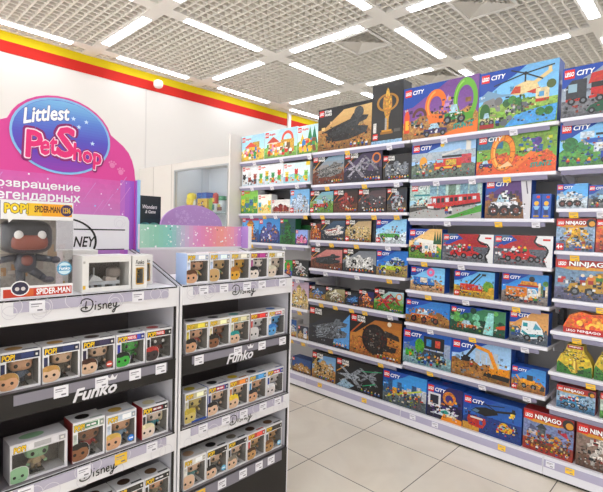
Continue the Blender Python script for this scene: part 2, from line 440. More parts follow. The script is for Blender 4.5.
# ------------------------------------------------------------------ the long shelving wall
SET_BOXES = [  # shelf, left x, right x, height, depth, theme, subject, colours, label
 ('A1', -3.705, -3.355, 0.263, 0.10, 'duplo', 'blocks', {'bg': '#a9d8ef', 'gnd': '#f0cf62', 'sub': '#e9b64b'},
  'pale blue block box with yellow playground picture, leftmost on the far top shelf'),
 ('A1', -3.349, -2.900, 0.268, 0.12, 'duplo', 'blocks', {'bg': '#b9def2', 'gnd': '#8ec25a', 'sub': '#d9a53f', 'arch': '#e2553a'},
  'wide toddler block box picturing a farm arch, middle of far top shelf'),
 ('A1', -2.894, -2.641, 0.258, 0.10, 'duplo', 'blocks', {'bg': '#c8e6ef', 'gnd': '#7fb04a', 'sub': '#f2b632', 'tree': 1},
  'white and pale blue block box with green trees beside the desert cruiser box'),
 ('A2', -3.685, -3.448, 0.206, 0.10, 'duplo', 'toys', {'bg': '#f0f3f5', 'gnd': '#d7e6ee', 'pal': ['#2b2a2a', '#e9e6e2', '#a8472f', '#4a4746'], 'n': 3},
  'small white block box with dark animal picture, left on far second shelf'),
 ('A2', -3.442, -3.075, 0.201, 0.10, 'duplo', 'toys', {'bg': '#eef2f4', 'gnd': '#d7e8ee', 'pal': ['#57b04b', '#f0c32e', '#3f9a5a', '#d8452f'], 'n': 4},
  'white block box with green and yellow toys, middle of far second shelf'),
 ('A2', -3.069, -2.726, 0.188, 0.10, 'duplo', 'toys', {'bg': '#d8efee', 'gnd': '#9fd6e0', 'pal': ['#e6c93a', '#d8392b', '#7fbf3f', '#f2c32e'], 'n': 3, 'tabs': 1},
  'pale turquoise block box with yellow corner tabs and red fruit picture'),
 ('A3', -3.700, -3.431, 0.248, 0.09, 'duplo', 'toys', {'bg': '#7fbf4a', 'gnd': '#3f8d3d', 'pal': ['#f0c93c', '#8fae3a', '#3f6f9c', '#5fa04a'], 'n': 4},
  'green block box with yellow jungle picture, left on far third shelf'),
 ('A3', -3.424, -3.229, 0.187, 0.08, 'duplo', 'toys', {'bg': '#f2efdf', 'gnd': '#f5e08a', 'pal': ['#3ea6c9', '#f0c32e', '#7fbf5f', '#f2a02e'], 'n': 2},
  'small cream block box with blue and yellow shapes in front of a dark box'),
 ('A3', -3.218, -2.969, 0.132, 0.08, 'plain', 'castle', {'bg': '#ece8e4', 'gnd': '#d9cdc6', 'col': '#a83a30'},
  'low white box with small red brick buildings, third shelf of the far bay'),
 ('A3', -2.964, -2.724, 0.218, 0.08, 'disney', 'castle', {'bg': '#8fc4ea', 'gnd': '#e6eef6', 'col': '#c9d8ea', 'tall': 1, 'badge': 1},
  'pale blue box with an icy castle, right end of far third shelf'),
 ('A4', -3.667, -3.406, 0.263, 0.08, 'disney', 'tower', {'bg': '#6fb2e3', 'gnd': '#4b6fa8', 'col': '#e9a33a'},
  'blue box picturing an orange tower, left on fourth shelf of the far bay'),
 ('A4', -3.399, -3.099, 0.247, 0.08, 'disney', 'castle', {'bg': '#4fa0dc', 'gnd': '#2c5f98', 'col': '#6a6fb0', 'tall': 1},
  'blue box picturing a purple castle, fourth shelf of the far bay'),
 ('A4', -3.094, -2.892, 0.248, 0.08, 'green', 'tower', {'bg': '#2c5f6a', 'gnd': '#2f8a3d', 'col': '#1f7a37'},
  'dark green box picturing a green block tower, fourth shelf of the far bay'),
 ('A4', -2.884, -2.731, 0.140, 0.05, 'plain', 'castle', {'bg': '#9fb6e8', 'gnd': '#5a57a8', 'col': '#e38bb5'},
  'small lilac box with a pink house in front of a green box'),
 ('A5', -3.021, -2.919, 0.143, 0.08, 'green', 'tower', {'bg': '#3fae3a', 'gnd': '#2f68c4', 'col': '#e07a35'},
  'bright green and blue box beside the white corner of the display stand'),
 ('A5', -2.915, -2.713, 0.154, 0.08, 'sw', 'mech', {'bg': '#232a33', 'bg2': '#3a4a45', 'gnd': '#2c3b3a'},
  'dark box with grey robot picture, fifth shelf of the far bay'),
 ('A6', -2.939, -2.701, 0.249, 0.09, 'plain', 'castle', {'bg': '#cdb7c9', 'gnd': '#e8d3b0', 'col': '#dcc48a', 'tall': 1, 'edge': '#1d2f5c'},
  'tall navy box picturing a golden castle, sixth shelf of the far bay'),
 ('A7', -3.002, -2.842, 0.161, 0.09, 'plain', 'ship', {'bg': '#1f5f9c', 'bg2': '#2f86c4', 'gnd': '#e3c27a'},
  'blue box with a pale curved model, lower shelf beside the display stand'),
 ('A7', -2.822, -2.691, 0.120, 0.08, 'plain', 'figs2', {'bg': '#26334f', 'bg2': '#3b3f4a', 'gnd': '#c9a874'},
  'small dark box with white cylinder model beside the tall black spaceship box'),
 ('A8', -2.982, -2.899, 0.101, 0.08, 'plain', 'castle', {'bg': '#5f7d9a', 'gnd': '#c9b48a', 'col': '#e6dcc6'},
  'narrow pale box on the base shelf close to the display stand'),
 ('A8', -2.884, -2.644, 0.134, 0.10, 'plain', 'castle', {'bg': '#2a5d94', 'gnd': '#8a6a45', 'col': '#c9a05e', 'edge': '#173d78'},
  'blue edged box with brown ruins picture on the base shelf'),
 ('B1', -2.641, -2.075, 0.369, 0.12, 'sw', 'ship', {'bg': '#e9c98f', 'bg2': '#cda061', 'gnd': '#b98a4f', 'col': '#3c4144', 'big': 1},
  'wide top shelf box picturing a dark grey cruiser over desert'),
 ('B1', -2.072, -1.794, 0.468, 0.12, 'dark', 'trophy', {'bg': '#2b2926', 'gnd': '#9fc3dc'},
  'tall black box with a golden statuette shape standing on the top shelf'),
 ('B2', -2.690, -2.339, 0.264, 0.10, 'sw', 'ship', {'bg': '#8fb7cf', 'bg2': '#b9997a', 'gnd': '#8a4a2e', 'col': '#8d8c8a'},
  'box with grey speeder over red brown canyon, under the desert cruiser box'),
 ('B2', -2.336, -1.962, 0.273, 0.10, 'sw', 'wings', {'bg': '#4a3d63', 'bg2': '#6a5a7a', 'gnd': '#3b3550', 'col': '#b7b3bd'},
  'purple box picturing grey winged fighters, middle of second shelf'),
 ('B2', -1.953, -1.708, 0.196, 0.10, 'sw', 'base', {'bg': '#23262b', 'bg2': '#2d3036', 'gnd': '#3a2f2a', 'col': '#8d939b'},
  'near black box with a grey corridor picture, right end of the second shelf'),
 ('B3', -2.713, -2.446, 0.202, 0.08, 'sw', 'car', {'bg': '#8fc4e0', 'bg2': '#a8c06a', 'gnd': '#7fae48', 'col': '#c9402f', 'badge': 1},
  'small box with red craft over green hill and red age badge, third shelf'),
 ('B3', -2.441, -2.186, 0.198, 0.08, 'sw', 'mech', {'bg': '#3a2420', 'bg2': '#5a2f28', 'gnd': '#7a4a2a', 'col': '#a8453a'},
  'dark red box with walking machine picture, third shelf left of the fortress box'),
 ('B3', -2.180, -1.915, 0.194, 0.08, 'sw', 'base', {'bg': '#5a4a55', 'bg2': '#8a6a66', 'gnd': '#4a3538', 'col': '#5f5a60', 'red': 1},
  'brown grey box picturing a red and grey fortress, third shelf'),
 ('B3', -1.906, -1.733, 0.191, 0.08, 'sw', 'mech', {'bg': '#2c3444', 'bg2': '#3a4456', 'gnd': '#6a5a4a', 'col': '#a3a8b0'},
  'dark blue box with white robots, right end of third shelf'),
 ('B4', -2.699, -2.577, 0.155, 0.08, 'sw', 'mech', {'bg': '#8a2f26', 'bg2': '#5a2a22', 'gnd': '#c46a35', 'col': '#d98a3a'},
  'narrow red orange box at the left end of the fourth shelf'),
 ('B4', -2.574, -2.308, 0.185, 0.08, 'sw', 'ship', {'bg': '#4a6a86', 'bg2': '#2f4a63', 'gnd': '#24384c', 'col': '#e3ddd6', 'red': 1},
  'blue grey box with white and red starship, fourth shelf'),
 ('B4', -2.304, -2.044, 0.186, 0.08, 'sw', 'base', {'bg': '#c9b08a', 'bg2': '#d9c39a', 'gnd': '#b8955e', 'col': '#d6c08f', 'badge': 1},
  'sandy coloured box with desert hut picture, fourth shelf'),
 ('B4', -1.998, -1.727, 0.188, 0.08, 'city', 'car', {'bg': '#9fd0ec', 'gnd': '#e8f0f4', 'col': '#5fae46', 'badge': 1},
  'pale blue snowy box with green vehicle, right end of the fourth shelf'),
 ('B5', -2.685, -2.329, 0.191, 0.09, 'sw', 'ship', {'bg': '#d99a94', 'bg2': '#c9807c', 'gnd': '#8a5236', 'col': '#3f464e'},
  'dusty pink box with dark long starship, fifth shelf'),
 ('B5', -2.322, -1.987, 0.199, 0.09, 'sw', 'base', {'bg': '#8a9098', 'bg2': '#a8acb0', 'gnd': '#50575c', 'col': '#e6e6e2'},
  'grey box crowded with white trooper shapes, fifth shelf'),
 ('B5', -1.983, -1.706, 0.198, 0.09, 'city', 'car', {'bg': '#2f86cf', 'gnd': '#b8a06a', 'col': '#c8d936', 'two': 1},
  'blue box with lime racing car and police car, fifth shelf'),
 ('B6', -2.693, -2.503, 0.122, 0.07, 'sw', 'mech', {'bg': '#2f3d52', 'bg2': '#3f5670', 'gnd': '#c9a24a', 'col': '#6f9acb'},
  'small dark box with blue figures and yellow slash, left on sixth shelf'),
 ('B6', -2.499, -2.289, 0.132, 0.07, 'sw', 'mech', {'bg': '#b8b08a', 'bg2': '#a89a6a', 'gnd': '#8a7a4a', 'col': '#e0ddcf'},
  'small khaki box with white soldiers, second on sixth shelf'),
 ('B6', -2.284, -2.146, 0.115, 0.07, 'sw', 'ship', {'bg': '#2a3038', 'bg2': '#35506f', 'gnd': '#23343a', 'col': '#5f93cc'},
  'small black box with blue craft, third on sixth shelf'),
 ('B6', -2.142, -1.997, 0.146, 0.07, 'sw', 'mech', {'bg': '#2f3a7a', 'bg2': '#4a3a6a', 'gnd': '#7a4a35', 'col': '#d98a4a'},
  'small violet box with orange figure, fourth on sixth shelf'),
 ('B6', -1.994, -1.729, 0.175, 0.08, 'sw', 'wings', {'bg': '#bcd9e6', 'bg2': '#8fbf5a', 'gnd': '#5f9a3a', 'col': '#d8442f'},
  'green box with red and white fighter craft, right end of sixth shelf'),
 ('B7', -2.685, -2.227, 0.325, 0.10, 'sw', 'ship', {'bg': '#0f1420', 'bg2': '#1c2b4a', 'gnd': '#16203a', 'col': '#7d848c', 'big': 1, 'planet': 1},
  'large black box with grey spaceship beside a blue planet'),
 ('B7', -2.221, -1.736, 0.334, 0.11, 'sw', 'disc', {'bg': '#b97a35', 'bg2': '#d9a050', 'gnd': '#c98a45', 'col': '#3d3634'},
  'large orange brown box with dark round spacecraft'),
 ('B8', -2.634, -2.364, 0.241, 0.10, 'sw', 'base', {'bg': '#7fb0dc', 'bg2': '#a8cbe6', 'gnd': '#c79a5a', 'col': '#cfae74'},
  'pale blue box with sand coloured desert palace on the base shelf'),
 ('B8', -2.359, -1.889, 0.248, 0.10, 'sw', 'wings', {'bg': '#14161c', 'bg2': '#1f2430', 'gnd': '#10131a', 'col': '#b4bac2', 'laser': '#2fbf8a'},
  'wide black box with grey fighters and green laser lines on the base shelf'),
 ('B8', -1.885, -1.514, 0.254, 0.10, 'city', 'coaster', {'bg': '#4aa3e0', 'gnd': '#6f7f86', 'col': '#c9d92f'},
  'blue box with a green track running through a town, on the base shelf'),
 ('C1', -1.788, -1.220, 0.387, 0.12, 'city', 'stunt', {'bg': '#8a5aa0', 'gnd': '#c99a5a', 'col': '#f08a2a'},
  'wide top shelf box with an orange ring, a green ring and a purple truck'),
 ('C1', -1.217, -0.747, 0.376, 0.12, 'city', 'heli', {'bg': '#8cc4ea', 'gnd': '#9cc45a', 'col': '#e8d9a8'},
  'largest top shelf box, picturing a rescue helicopter over a grassy river'),
 ('C2', -1.702, -1.225, 0.260, 0.10, 'city', 'firetruck', {'bg': '#a9c9e6', 'gnd': '#7f8f80', 'col': '#d8402c'},
  'blue cornered box with red fire engine under the purple stunt box'),
 ('C2', -1.217, -0.739, 0.290, 0.10, 'city', 'loop', {'bg': '#7fae4a', 'gnd': '#e8762e', 'col': '#f5a02a'},
  'wide box with one big orange loop and teal lettering, under the helicopter box'),
 ('C3', -1.706, -1.171, 0.274, 0.08, 'city', 'train', {'bg': '#a8ccd9', 'gnd': '#b4b6b2', 'col': '#cf2f2c'},
  'wide box with long red passenger train'),
 ('C3', -1.148, -0.869, 0.267, 0.09, 'city', 'rover', {'bg': '#6a3f86', 'gnd': '#a0703f', 'col': '#e6e6ea', 'strip': 1},
  'purple sky box with white big wheeled rover and white side strip'),
 ('C3', -0.862, -0.810, 0.152, 0.07, 'slim', 'fig', {'bg': '#1f66bd'},
  'slim blue box right of the white rover box'),
 ('C3', -0.807, -0.756, 0.150, 0.07, 'slim', 'fig', {'bg': '#1f66bd'},
  'slim blue box at the right end of the train shelf'),
 ('C4', -1.700, -1.442, 0.218, 0.09, 'city', 'truck', {'bg': '#f0c98a', 'gnd': '#7fae45', 'col': '#c93a2c', 'camp': 1},
  'box with red camper van and white caravan under the train box'),
 ('C4', -1.434, -1.082, 0.189, 0.08, 'city', 'racer', {'bg': '#b9363a', 'gnd': '#8d8f94', 'col': '#cf1f26', 'swirl': 1},
  'white edged red racing car box, beside the camper box'),
 ('C4', -1.079, -0.734, 0.190, 0.08, 'city', 'racer', {'bg': '#b9363a', 'gnd': '#8d8f94', 'col': '#cf1f26', 'swirl': 1},
  'white edged red racing car box, at the right end of its shelf'),
 ('C5', -1.676, -1.409, 0.177, 0.08, 'city', 'truck', {'bg': '#8cc6ea', 'gnd': '#d9b58a', 'col': '#2f86cf', 'donut': 1},
  'box with blue van topped by a pink ring'),
 ('C5', -1.339, -1.066, 0.177, 0.08, 'city', 'ladder', {'bg': '#7fc0ea', 'gnd': '#d9b84a', 'col': '#d8402c', 'badge': 1},
  'box with red truck raising a dark ladder and red age badge'),
 ('C5', -1.019, -0.749, 0.188, 0.08, 'city', 'truck', {'bg': '#3f9ad9', 'gnd': '#9a8f8a', 'col': '#e08f2f', 'stall': 1},
  'box with orange burger stall truck'),
 ('C6', -1.708, -1.362, 0.175, 0.08, 'city', 'rover', {'bg': '#3f8ed0', 'gnd': '#b88a4a', 'col': '#d8822f'},
  'box with orange off-road buggy on rocks'),
 ('C6', -1.357, -0.986, 0.172, 0.08, 'city', 'jungle', {'bg': '#4f8f6a', 'gnd': '#2f6f56', 'col': '#d07a35'},
  'green jungle box with small vehicle and waterfall'),
 ('C6', -0.961, -0.738, 0.201, 0.08, 'city', 'truck', {'bg': '#d9a86a', 'gnd': '#6f7a86', 'col': '#eef2f2', 'amb': 1},
  'box with white and turquoise ambulance van'),
 ('C7', -1.718, -1.339, 0.252, 0.09, 'city', 'screen', {'bg': '#2f74c4', 'gnd': '#9fc4c9', 'col': '#2a2f36'},
  'blue box with a truck carrying a big dark screen'),
 ('C7', -1.335, -0.943, 0.249, 0.09, 'city', 'excavator', {'bg': '#a8c9e8', 'gnd': '#b98a4f', 'col': '#f0a51f'},
  'wide box with yellow excavator and raised dark bucket arm'),
 ('C7', -0.935, -0.738, 0.153, 0.06, 'city', 'digger', {'bg': '#4f9ad6', 'gnd': '#c9924a', 'col': '#f0b02a', 'badge': 1},
  'small box with yellow digger at the right end of the excavator shelf'),
 ('C8', -1.509, -1.244, 0.242, 0.10, 'city', 'spacebase', {'bg': '#3a2f78', 'gnd': '#2a2458', 'col': '#e0e6ea'},
  'blue and violet box with white space vehicle and orange flash, on the base shelf'),
 ('C8', -1.239, -0.861, 0.237, 0.10, 'city', 'airsea', {'bg': '#2f6fb8', 'gnd': '#1f4f8c', 'col': '#c93a2c'},
  'wide blue base shelf box with black helicopter, red fire boat and yellow submarine'),
 ('C8', -0.852, -0.577, 0.251, 0.10, 'ninja', 'temple', {'bg': '#8f9cc4', 'gnd': '#b0442c', 'col': '#d08a3a'},
  'red topped box with a harbour temple scene on the base shelf'),
 ('C8', -0.563, -0.291, 0.256, 0.10, 'ninja', 'mech', {'bg': '#b8a89a', 'gnd': '#8a6a5a', 'col': '#d8d2cc', 'bg2': '#a08a80'},
  'red topped box with white mechanical beast, last on the base shelf'),
 ('D1', -0.727, -0.357, 0.292, 0.12, 'city', 'carrier', {'bg': '#9fa9b4', 'gnd': '#8d8d92', 'col': '#cf3a2c'},
  'top shelf box with red car carrier lorry and green racing car'),
 ('D2', -0.725, -0.378, 0.274, 0.10, 'city', 'police', {'bg': '#8cc4ea', 'gnd': '#6fae5a', 'col': '#2f6fc0'},
  'box with police station and blue van under the car carrier box'),
 ('D3', -0.727, -0.569, 0.144, 0.08, 'city', 'rover', {'bg': '#6fb6e6', 'gnd': '#dfeaf2', 'col': '#e6e6e6'},
  'small snowy blue box with rescue sled'),
 ('D3', -0.565, -0.408, 0.131, 0.08, 'city', 'car', {'bg': '#6f93b4', 'gnd': '#8f8f8f', 'col': '#3f4a50'},
  'small grey blue box with dark motorbike, right of the snowy sled box'),
 ('D4', -0.720, -0.524, 0.191, 0.08, 'ninja', 'mech', {'bg': '#8fb0cf', 'gnd': '#7a8fb0', 'col': '#e0b52a', 'bg2': '#a4bcd4', 'badge': 1},
  'red topped box with golden robot warrior'),
 ('D4', -0.519, -0.345, 0.188, 0.08, 'ninja', 'mech', {'bg': '#d9582f', 'gnd': '#c03a24', 'col': '#f0a02a', 'bg2': '#e07a3a'},
  'red and orange box right of the golden robot box'),
 ('D5', -0.715, -0.308, 0.246, 0.10, 'ninja', 'racer', {'bg': '#8aa6bf', 'gnd': '#7a7a9a', 'col': '#c9a23a'},
  'large red topped box with dark gold battle car'),
 ('D6', -0.659, -0.376, 0.129, 0.08, 'blister', 'flames', {'bg': '#f08a24', 'gnd': '#c9281f', 'col': '#ffc24a'},
  'orange flame shaped pack with red base strip'),
 ('D7', -0.683, -0.502, 0.176, 0.07, 'pack', 'wings2', {'bg': '#e0c53a', 'gnd': '#3f8a35', 'col': '#f3dc5a'},
  'yellow and green stepped pack with red cap, left of its twin'),
 ('D7', -0.494, -0.330, 0.204, 0.07, 'pack', 'wings2', {'bg': '#e0c53a', 'gnd': '#3f8a35', 'col': '#f3dc5a'},
  'yellow and green stepped pack cut by the right picture edge'),
 ('D8', -0.676, -0.480, 0.135, 0.08, 'ninja', 'racer', {'bg': '#a8c4d9', 'gnd': '#5f93b8', 'col': '#3f9ac4'},
  'small red topped box with pale blue racing craft'),
 ('D8', -0.457, -0.294, 0.144, 0.08, 'ninja', 'mech', {'bg': '#d9dde0', 'gnd': '#6fae5a', 'col': '#8fc05a', 'bg2': '#c9d6c9'},
  'small box at the right picture edge on the lowest hanging shelf'),
]
PLAIN_BOXES = [
 ('A3', -3.557, -3.267, 3.095, 0.165, '#2a2622', 'dark box standing behind the small cream block box'),
 ('A3', -3.256, -3.102, 3.095, 0.115, '#6a4a3f', 'dull red brown box standing behind the low white brick building box'),
 ('A4', -2.997, -2.814, 3.095, 0.185, '#24632f', 'dark green box standing behind the small lilac box'),
 ('B4', -2.051, -2.018, 2.995, 0.200, '#20242a', 'narrow black box side beside the sandy desert hut box'),
 ('C8', -1.478, -1.180, 3.115, 0.305, '#1f4f9c', 'dark blue box standing behind the violet space vehicle box'),
 ('C7', -1.012, -0.911, 3.135, 0.215, '#1d3f86', 'dark blue box standing behind the small yellow digger box'),
 ('A5', -2.785, -2.695, 3.075, 0.055, '#2e2420', 'low dark brown box at the right end of the fifth far shelf'),
 ('D6', -0.736, -0.705, 3.175, 0.100, '#2b2b2e', 'small dark box standing behind the orange flame pack'),
]
SHELF_TAGS = {
 'A1': [(-3.466, 'w'), (-3.074, 'w'), (-2.714, 'w')],
 'A2': [(-3.493, 'w'), (-3.196, 'w'), (-2.86, 'w')],
 'A3': [(-3.494, 'w'), (-3.296, 'y'), (-3.138, 'w'), (-2.743, 'y')],
 'A4': [(-3.484, 'y'), (-3.204, 'y'), (-3.009, 'w')],
 'A5': [(-2.822, 'w')],
 'A6': [(-2.786, 'y')],
 'A7': [(-2.879, 'y'), (-2.73, 'y')],
 'B1': [(-2.288, 'y'), (-1.885, 'w')],
 'B2': [(-2.496, 'y'), (-2.106, 'y'), (-1.809, 'w')],
 'B3': [(-2.541, 'y'), (-2.257, 'y'), (-2.004, 'y'), (-1.799, 'y')],
 'B4': [(-2.583, 'w'), (-2.43, 'y'), (-2.166, 'y'), (-1.867, 'w')],
 'B5': [(-2.488, 'w'), (-2.15, 'w'), (-1.844, 'y')],
 'B6': [(-2.526, 'y'), (-2.368, 'y'), (-2.196, 'y'), (-2.062, 'y'), (-1.826, 'w')],
 'B7': [(-2.406, 'y'), (-1.896, 'y')],
 'B8': [(-2.513, 'y'), (-2.038, 'y')],
 'C1': [(-1.442, 'w'), (-0.981, 'w')],
 'C2': [(-1.488, 'w'), (-1.231, 'w'), (-1.008, 'y')],
 'C3': [(-1.394, 'w'), (-1.048, 'y'), (-0.827, 'w')],
 'C4': [(-1.557, 'y'), (-1.282, 'w')],
 'C5': [(-1.516, 'y'), (-1.24, 'w'), (-0.917, 'y')],
 'C6': [(-1.49, 'w'), (-1.184, 'y'), (-0.856, 'w')],
 'C7': [(-1.48, 'y'), (-1.107, 'w'), (-0.831, 'w')],
 'C8': [(-1.602, 'w'), (-1.425, 'w'), (-0.965, 'y'), (-0.685, 'w')],
 'D3': [(-0.629, 'y'), (-0.493, 'w')],
 'D4': [(-0.613, 'y')],
 'D5': [(-0.471, 'y')],
 'D6': [(-0.581, 'y')],
 'D7': [(-0.502, 'y')],
 'D8': [(-0.582, 'y')],
}
Z = {'A1': 2.144, 'A2': 1.89, 'A3': 1.608, 'A4': 1.315, 'A5': 1.02, 'A6': 0.73, 'A7': 0.452, 'A8': 0.135, 'B1': 2.144, 'B2': 1.857, 'B3': 1.609, 'B4': 1.37, 'B5': 1.117, 'B6': 0.838, 'B7': 0.452, 'B8': 0.135, 'C1': 2.144, 'C2': 1.85, 'C3': 1.566, 'C4': 1.271, 'C5': 1.034, 'C6': 0.79, 'C7': 0.487, 'C8': 0.135, 'D1': 2.153, 'D2': 1.869, 'D3': 1.626, 'D4': 1.377, 'D5': 1.092, 'D6': 0.9, 'D7': 0.655, 'D8': 0.446, 'D9': 0.135}
BAYS = {'A': (-3.71, -2.692), 'B': (-2.69, -1.708), 'C': (-1.706, -.727), 'D': (-.725, .26)}
YS, YP = 2.95, 3.37                                     # shelf front, back panel
M_SHELF = mat('shelf_white', '#e6e4ea', .4, noise=.01)
M_RAIL = mat('rail_lilac', '#b3adc6', .3, coat=.3)
M_RAILD = mat('rail_grey_lilac', '#8f8ca6', .3, coat=.3)
M_BACK = mat('back_panel_grey', '#c0bcb9', .55, noise=.02)
M_DARK = mat('shadow_gap_black', '#26221f', .6)
bay_lab = {'A': 'far white shelving bay filled with toddler block boxes', 'B': 'white shelving bay filled with dark spaceship boxes',
           'C': 'white shelving bay filled with blue cornered vehicle boxes', 'D': 'white shelving bay at the right picture edge with red topped boxes'}
for k, (x0, x1) in BAYS.items():
    t = thing('shelving_bay', bay_lab[k], 'shelving', ((x0+x1)/2, YS, 0), group='bays of the shelving wall')
    W = (x1-x0)/2
    b = MB(); b.box(-W, W, YP-YS, YP-YS+.03, .02, 2.30); b.build('back_panel', M_BACK, t)
    for s in (-1, 1):
        b = MB(); b.box(s*W-(.018 if s > 0 else 0), s*W+(.018 if s < 0 else 0), YP-YS-.03, YP-YS, .02, 2.30); b.build('upright', mat('upright_grey', '#c4c0bd', .45), t)
    b = MB(); b.box(-W, W, 0, YP-YS+.03, .02, .135-.0005); base = b.build('plinth', M_SHELF, t)
    b = MB(); b.box(-W, W, .02, YP-YS, 0, .02); b.build('shadow_gap', M_DARK, base)
    b = MB(); b.box(-W+.004, W-.004, -.004, 0, .07, .115); b.build('price_rail', M_RAIL, base)
    for r, z in Z.items():
        if r[0] != k or z < .2: continue
        d0 = 0
        b = MB(); b.box(-W+.003, W-.003, 0, YP-YS-.031, z-.022, z-.0005); sh = bevelled(b.build('shelf', M_SHELF, t), .003)
        b = MB(); b.prism([(0, z-.0222), (.009, z-.047), (.005, z-.049), (-.006, z-.0235)], -W+.02, W-.05, axis='x')
        b.build('price_rail', M_RAILD, sh)
        for s in (-1, 1):
            b = MB(); xb = s*(W-.006)
            b.prism([(.15, z-.0225), (YP-YS-.031, z-.0225), (YP-YS-.031, z-.10), (.19, z-.055), (.15, z-.045)], xb-.002, xb+.002, axis='x')
            b.build('bracket', M_SHELF, sh)
b = MB(); b.box(-3.735, -3.712, 2.83, 3.40, 0, 2.425)
tag(bevelled(b.build('end_panel', mat('panel_cream', '#e6e0d8', .5))), 'tall cream end panel closing the left end of the shelving', 'panel')

# ------------------------------------------------------------------ printed covers of the set boxes
def shade(c, f): return tuple(min(1, x*f) for x in lin(c))
def vehicle(a, x, y, w, h, col, R, wh=2, cab=True):
    r = h*.22
    a.poly([(x, y+r), (x+w, y+r), (x+w*.98, y+h*.55), (x+w*.7, y+h*.62), (x+w*.02, y+h*.58)], col, .5)
    if cab: a.poly([(x+w*.22, y+h*.58), (x+w*.7, y+h*.58), (x+w*.6, y+h), (x+w*.32, y+h)], '#b9d6e3', .4)
    a.bricks(x+w*.05, y+r, w*.85, h*.35, [col, shade(col, .7), '#2b2d30', '#e8e8e6', shade(col, 1.25)], 14, R, h*.13)
    for i in range(wh): a.wheel(x+w*(.16+.68*i/max(1, wh-1)), y+r, r)
def lorry(a, x, y, w, h, col, R, box='#e6e6e4'):
    a.rect(x, y+h*.16, w*.66, h*.7, box, .4); a.poly([(x+w*.68, y+h*.16), (x+w, y+h*.16), (x+w, y+h*.5), (x+w*.92, y+h*.8), (x+w*.68, y+h*.8)], col, .4)
    a.poly([(x+w*.82, y+h*.48), (x+w*.97, y+h*.48), (x+w*.91, y+h*.75), (x+w*.82, y+h*.75)], '#a9cfe0')
    a.bricks(x, y+h*.18, w*.66, h*.6, [col, shade(col, .7), '#3a3d42', '#e0b23a', '#8fb4cc'], 22, R, h*.11)
    a.rect(x, y+h*.12, w, h*.1, '#2b2c2f')
    for u in (.12, .3, .82): a.wheel(x+w*u, y+h*.12, h*.13)
def craft(a, cx, cy, w, h, col, R, red=None):
    def P(*q): return [(cx+u*w, cy+v*h) for u, v in q]
    a.poly(P((-.5, -.02), (-.2, .16), (.3, .42), (.5, .36), (.46, .22), (.1, .02), (-.3, -.12)), shade(col, .8), .9)
    a.poly(P((-.42, -.2), (-.1, -.05), (.3, .05), (.5, -.02), (.46, -.22), (.1, -.4), (-.2, -.42), (-.38, -.34)), col, .9)
    a.poly(P((-.38, -.1), (-.08, .04), (.34, .2), (.3, .08), (-.06, -.08), (-.36, -.2)), shade(col, 1.35), .6)
    a.poly(P((-.34, -.3), (-.1, -.18), (.12, -.18), (.08, -.34), (-.16, -.4)), shade(col, .45), .6)
    a.poly(P((.1, .26), (.18, .5), (.3, .5), (.32, .3)), shade(col, .9), .7)
    pal = [shade(col, .4), shade(col, .6), shade(col, .85), shade(col, 1.35), shade(col, 1.9), '#1b1d20']
    if red: pal += [red, red, red]
    for _ in range(20):
        q = cx+R.uniform(-.42, .3)*w; v = cy+R.uniform(-.34, .2)*h+(q-cx)/w*.4*h
        a.line((q, v), (q+R.uniform(.06, .2)*w, v+R.uniform(.02, .12)*h), h*R.uniform(.02, .05), shade(col, R.choice([.35, .5, 1.5, 2.2])), .4)
    a.bricks(cx-w*.38, cy-h*.34, w*.76, h*.5, pal, 60, R, h*.07, .5)
    if red: a.poly(P((-.3, .0), (.2, .22), (.24, .14), (-.2, -.06)), red, .2)
def fighter(a, cx, cy, w, h, col, R, acc='#6f7a86'):
    for s in (-1, 1):
        a.poly([(cx-w*.1, cy), (cx+w*.12, cy), (cx+w*.42, cy+s*h*.5), (cx+w*.25, cy+s*h*.5)], shade(col, .75), .9)
        a.poly([(cx-w*.05, cy), (cx+w*.05, cy), (cx-w*.3, cy+s*h*.45), (cx-w*.42, cy+s*h*.42)], shade(col, .9), .9)
    a.poly([(cx-w*.5, cy-h*.03), (cx-w*.05, cy+h*.14), (cx+w*.3, cy+h*.1), (cx+w*.34, cy-h*.1), (cx-w*.05, cy-h*.14)], col, .8)
    a.bricks(cx-w*.2, cy-h*.12, w*.5, h*.22, [col, shade(col, .5), acc, '#2a2d31'], 18, R, h*.1)
def scenery(a, k, R):
    bg, gnd = k['bg'], k['gnd']
    a.grad([bg, k.get('bg2', shade(bg, 1.25))], .3, 1, 6, .12)
    a.rect(0, 0, 1, .34, gnd, .55)
    for _ in range(5):
        x = R.random(); a.poly([(x-.22, .33), (x-.08, .33+R.uniform(.04, .14)), (x+.06, .33+R.uniform(.08, .2)), (x+.24, .33)], shade(gnd, R.uniform(.75, 1.25)), .5)
    a.poly([(0, 0), (1, 0), (1, .12), (.6, .17), (.25, .1), (0, .15)], shade(gnd, .75), .6)

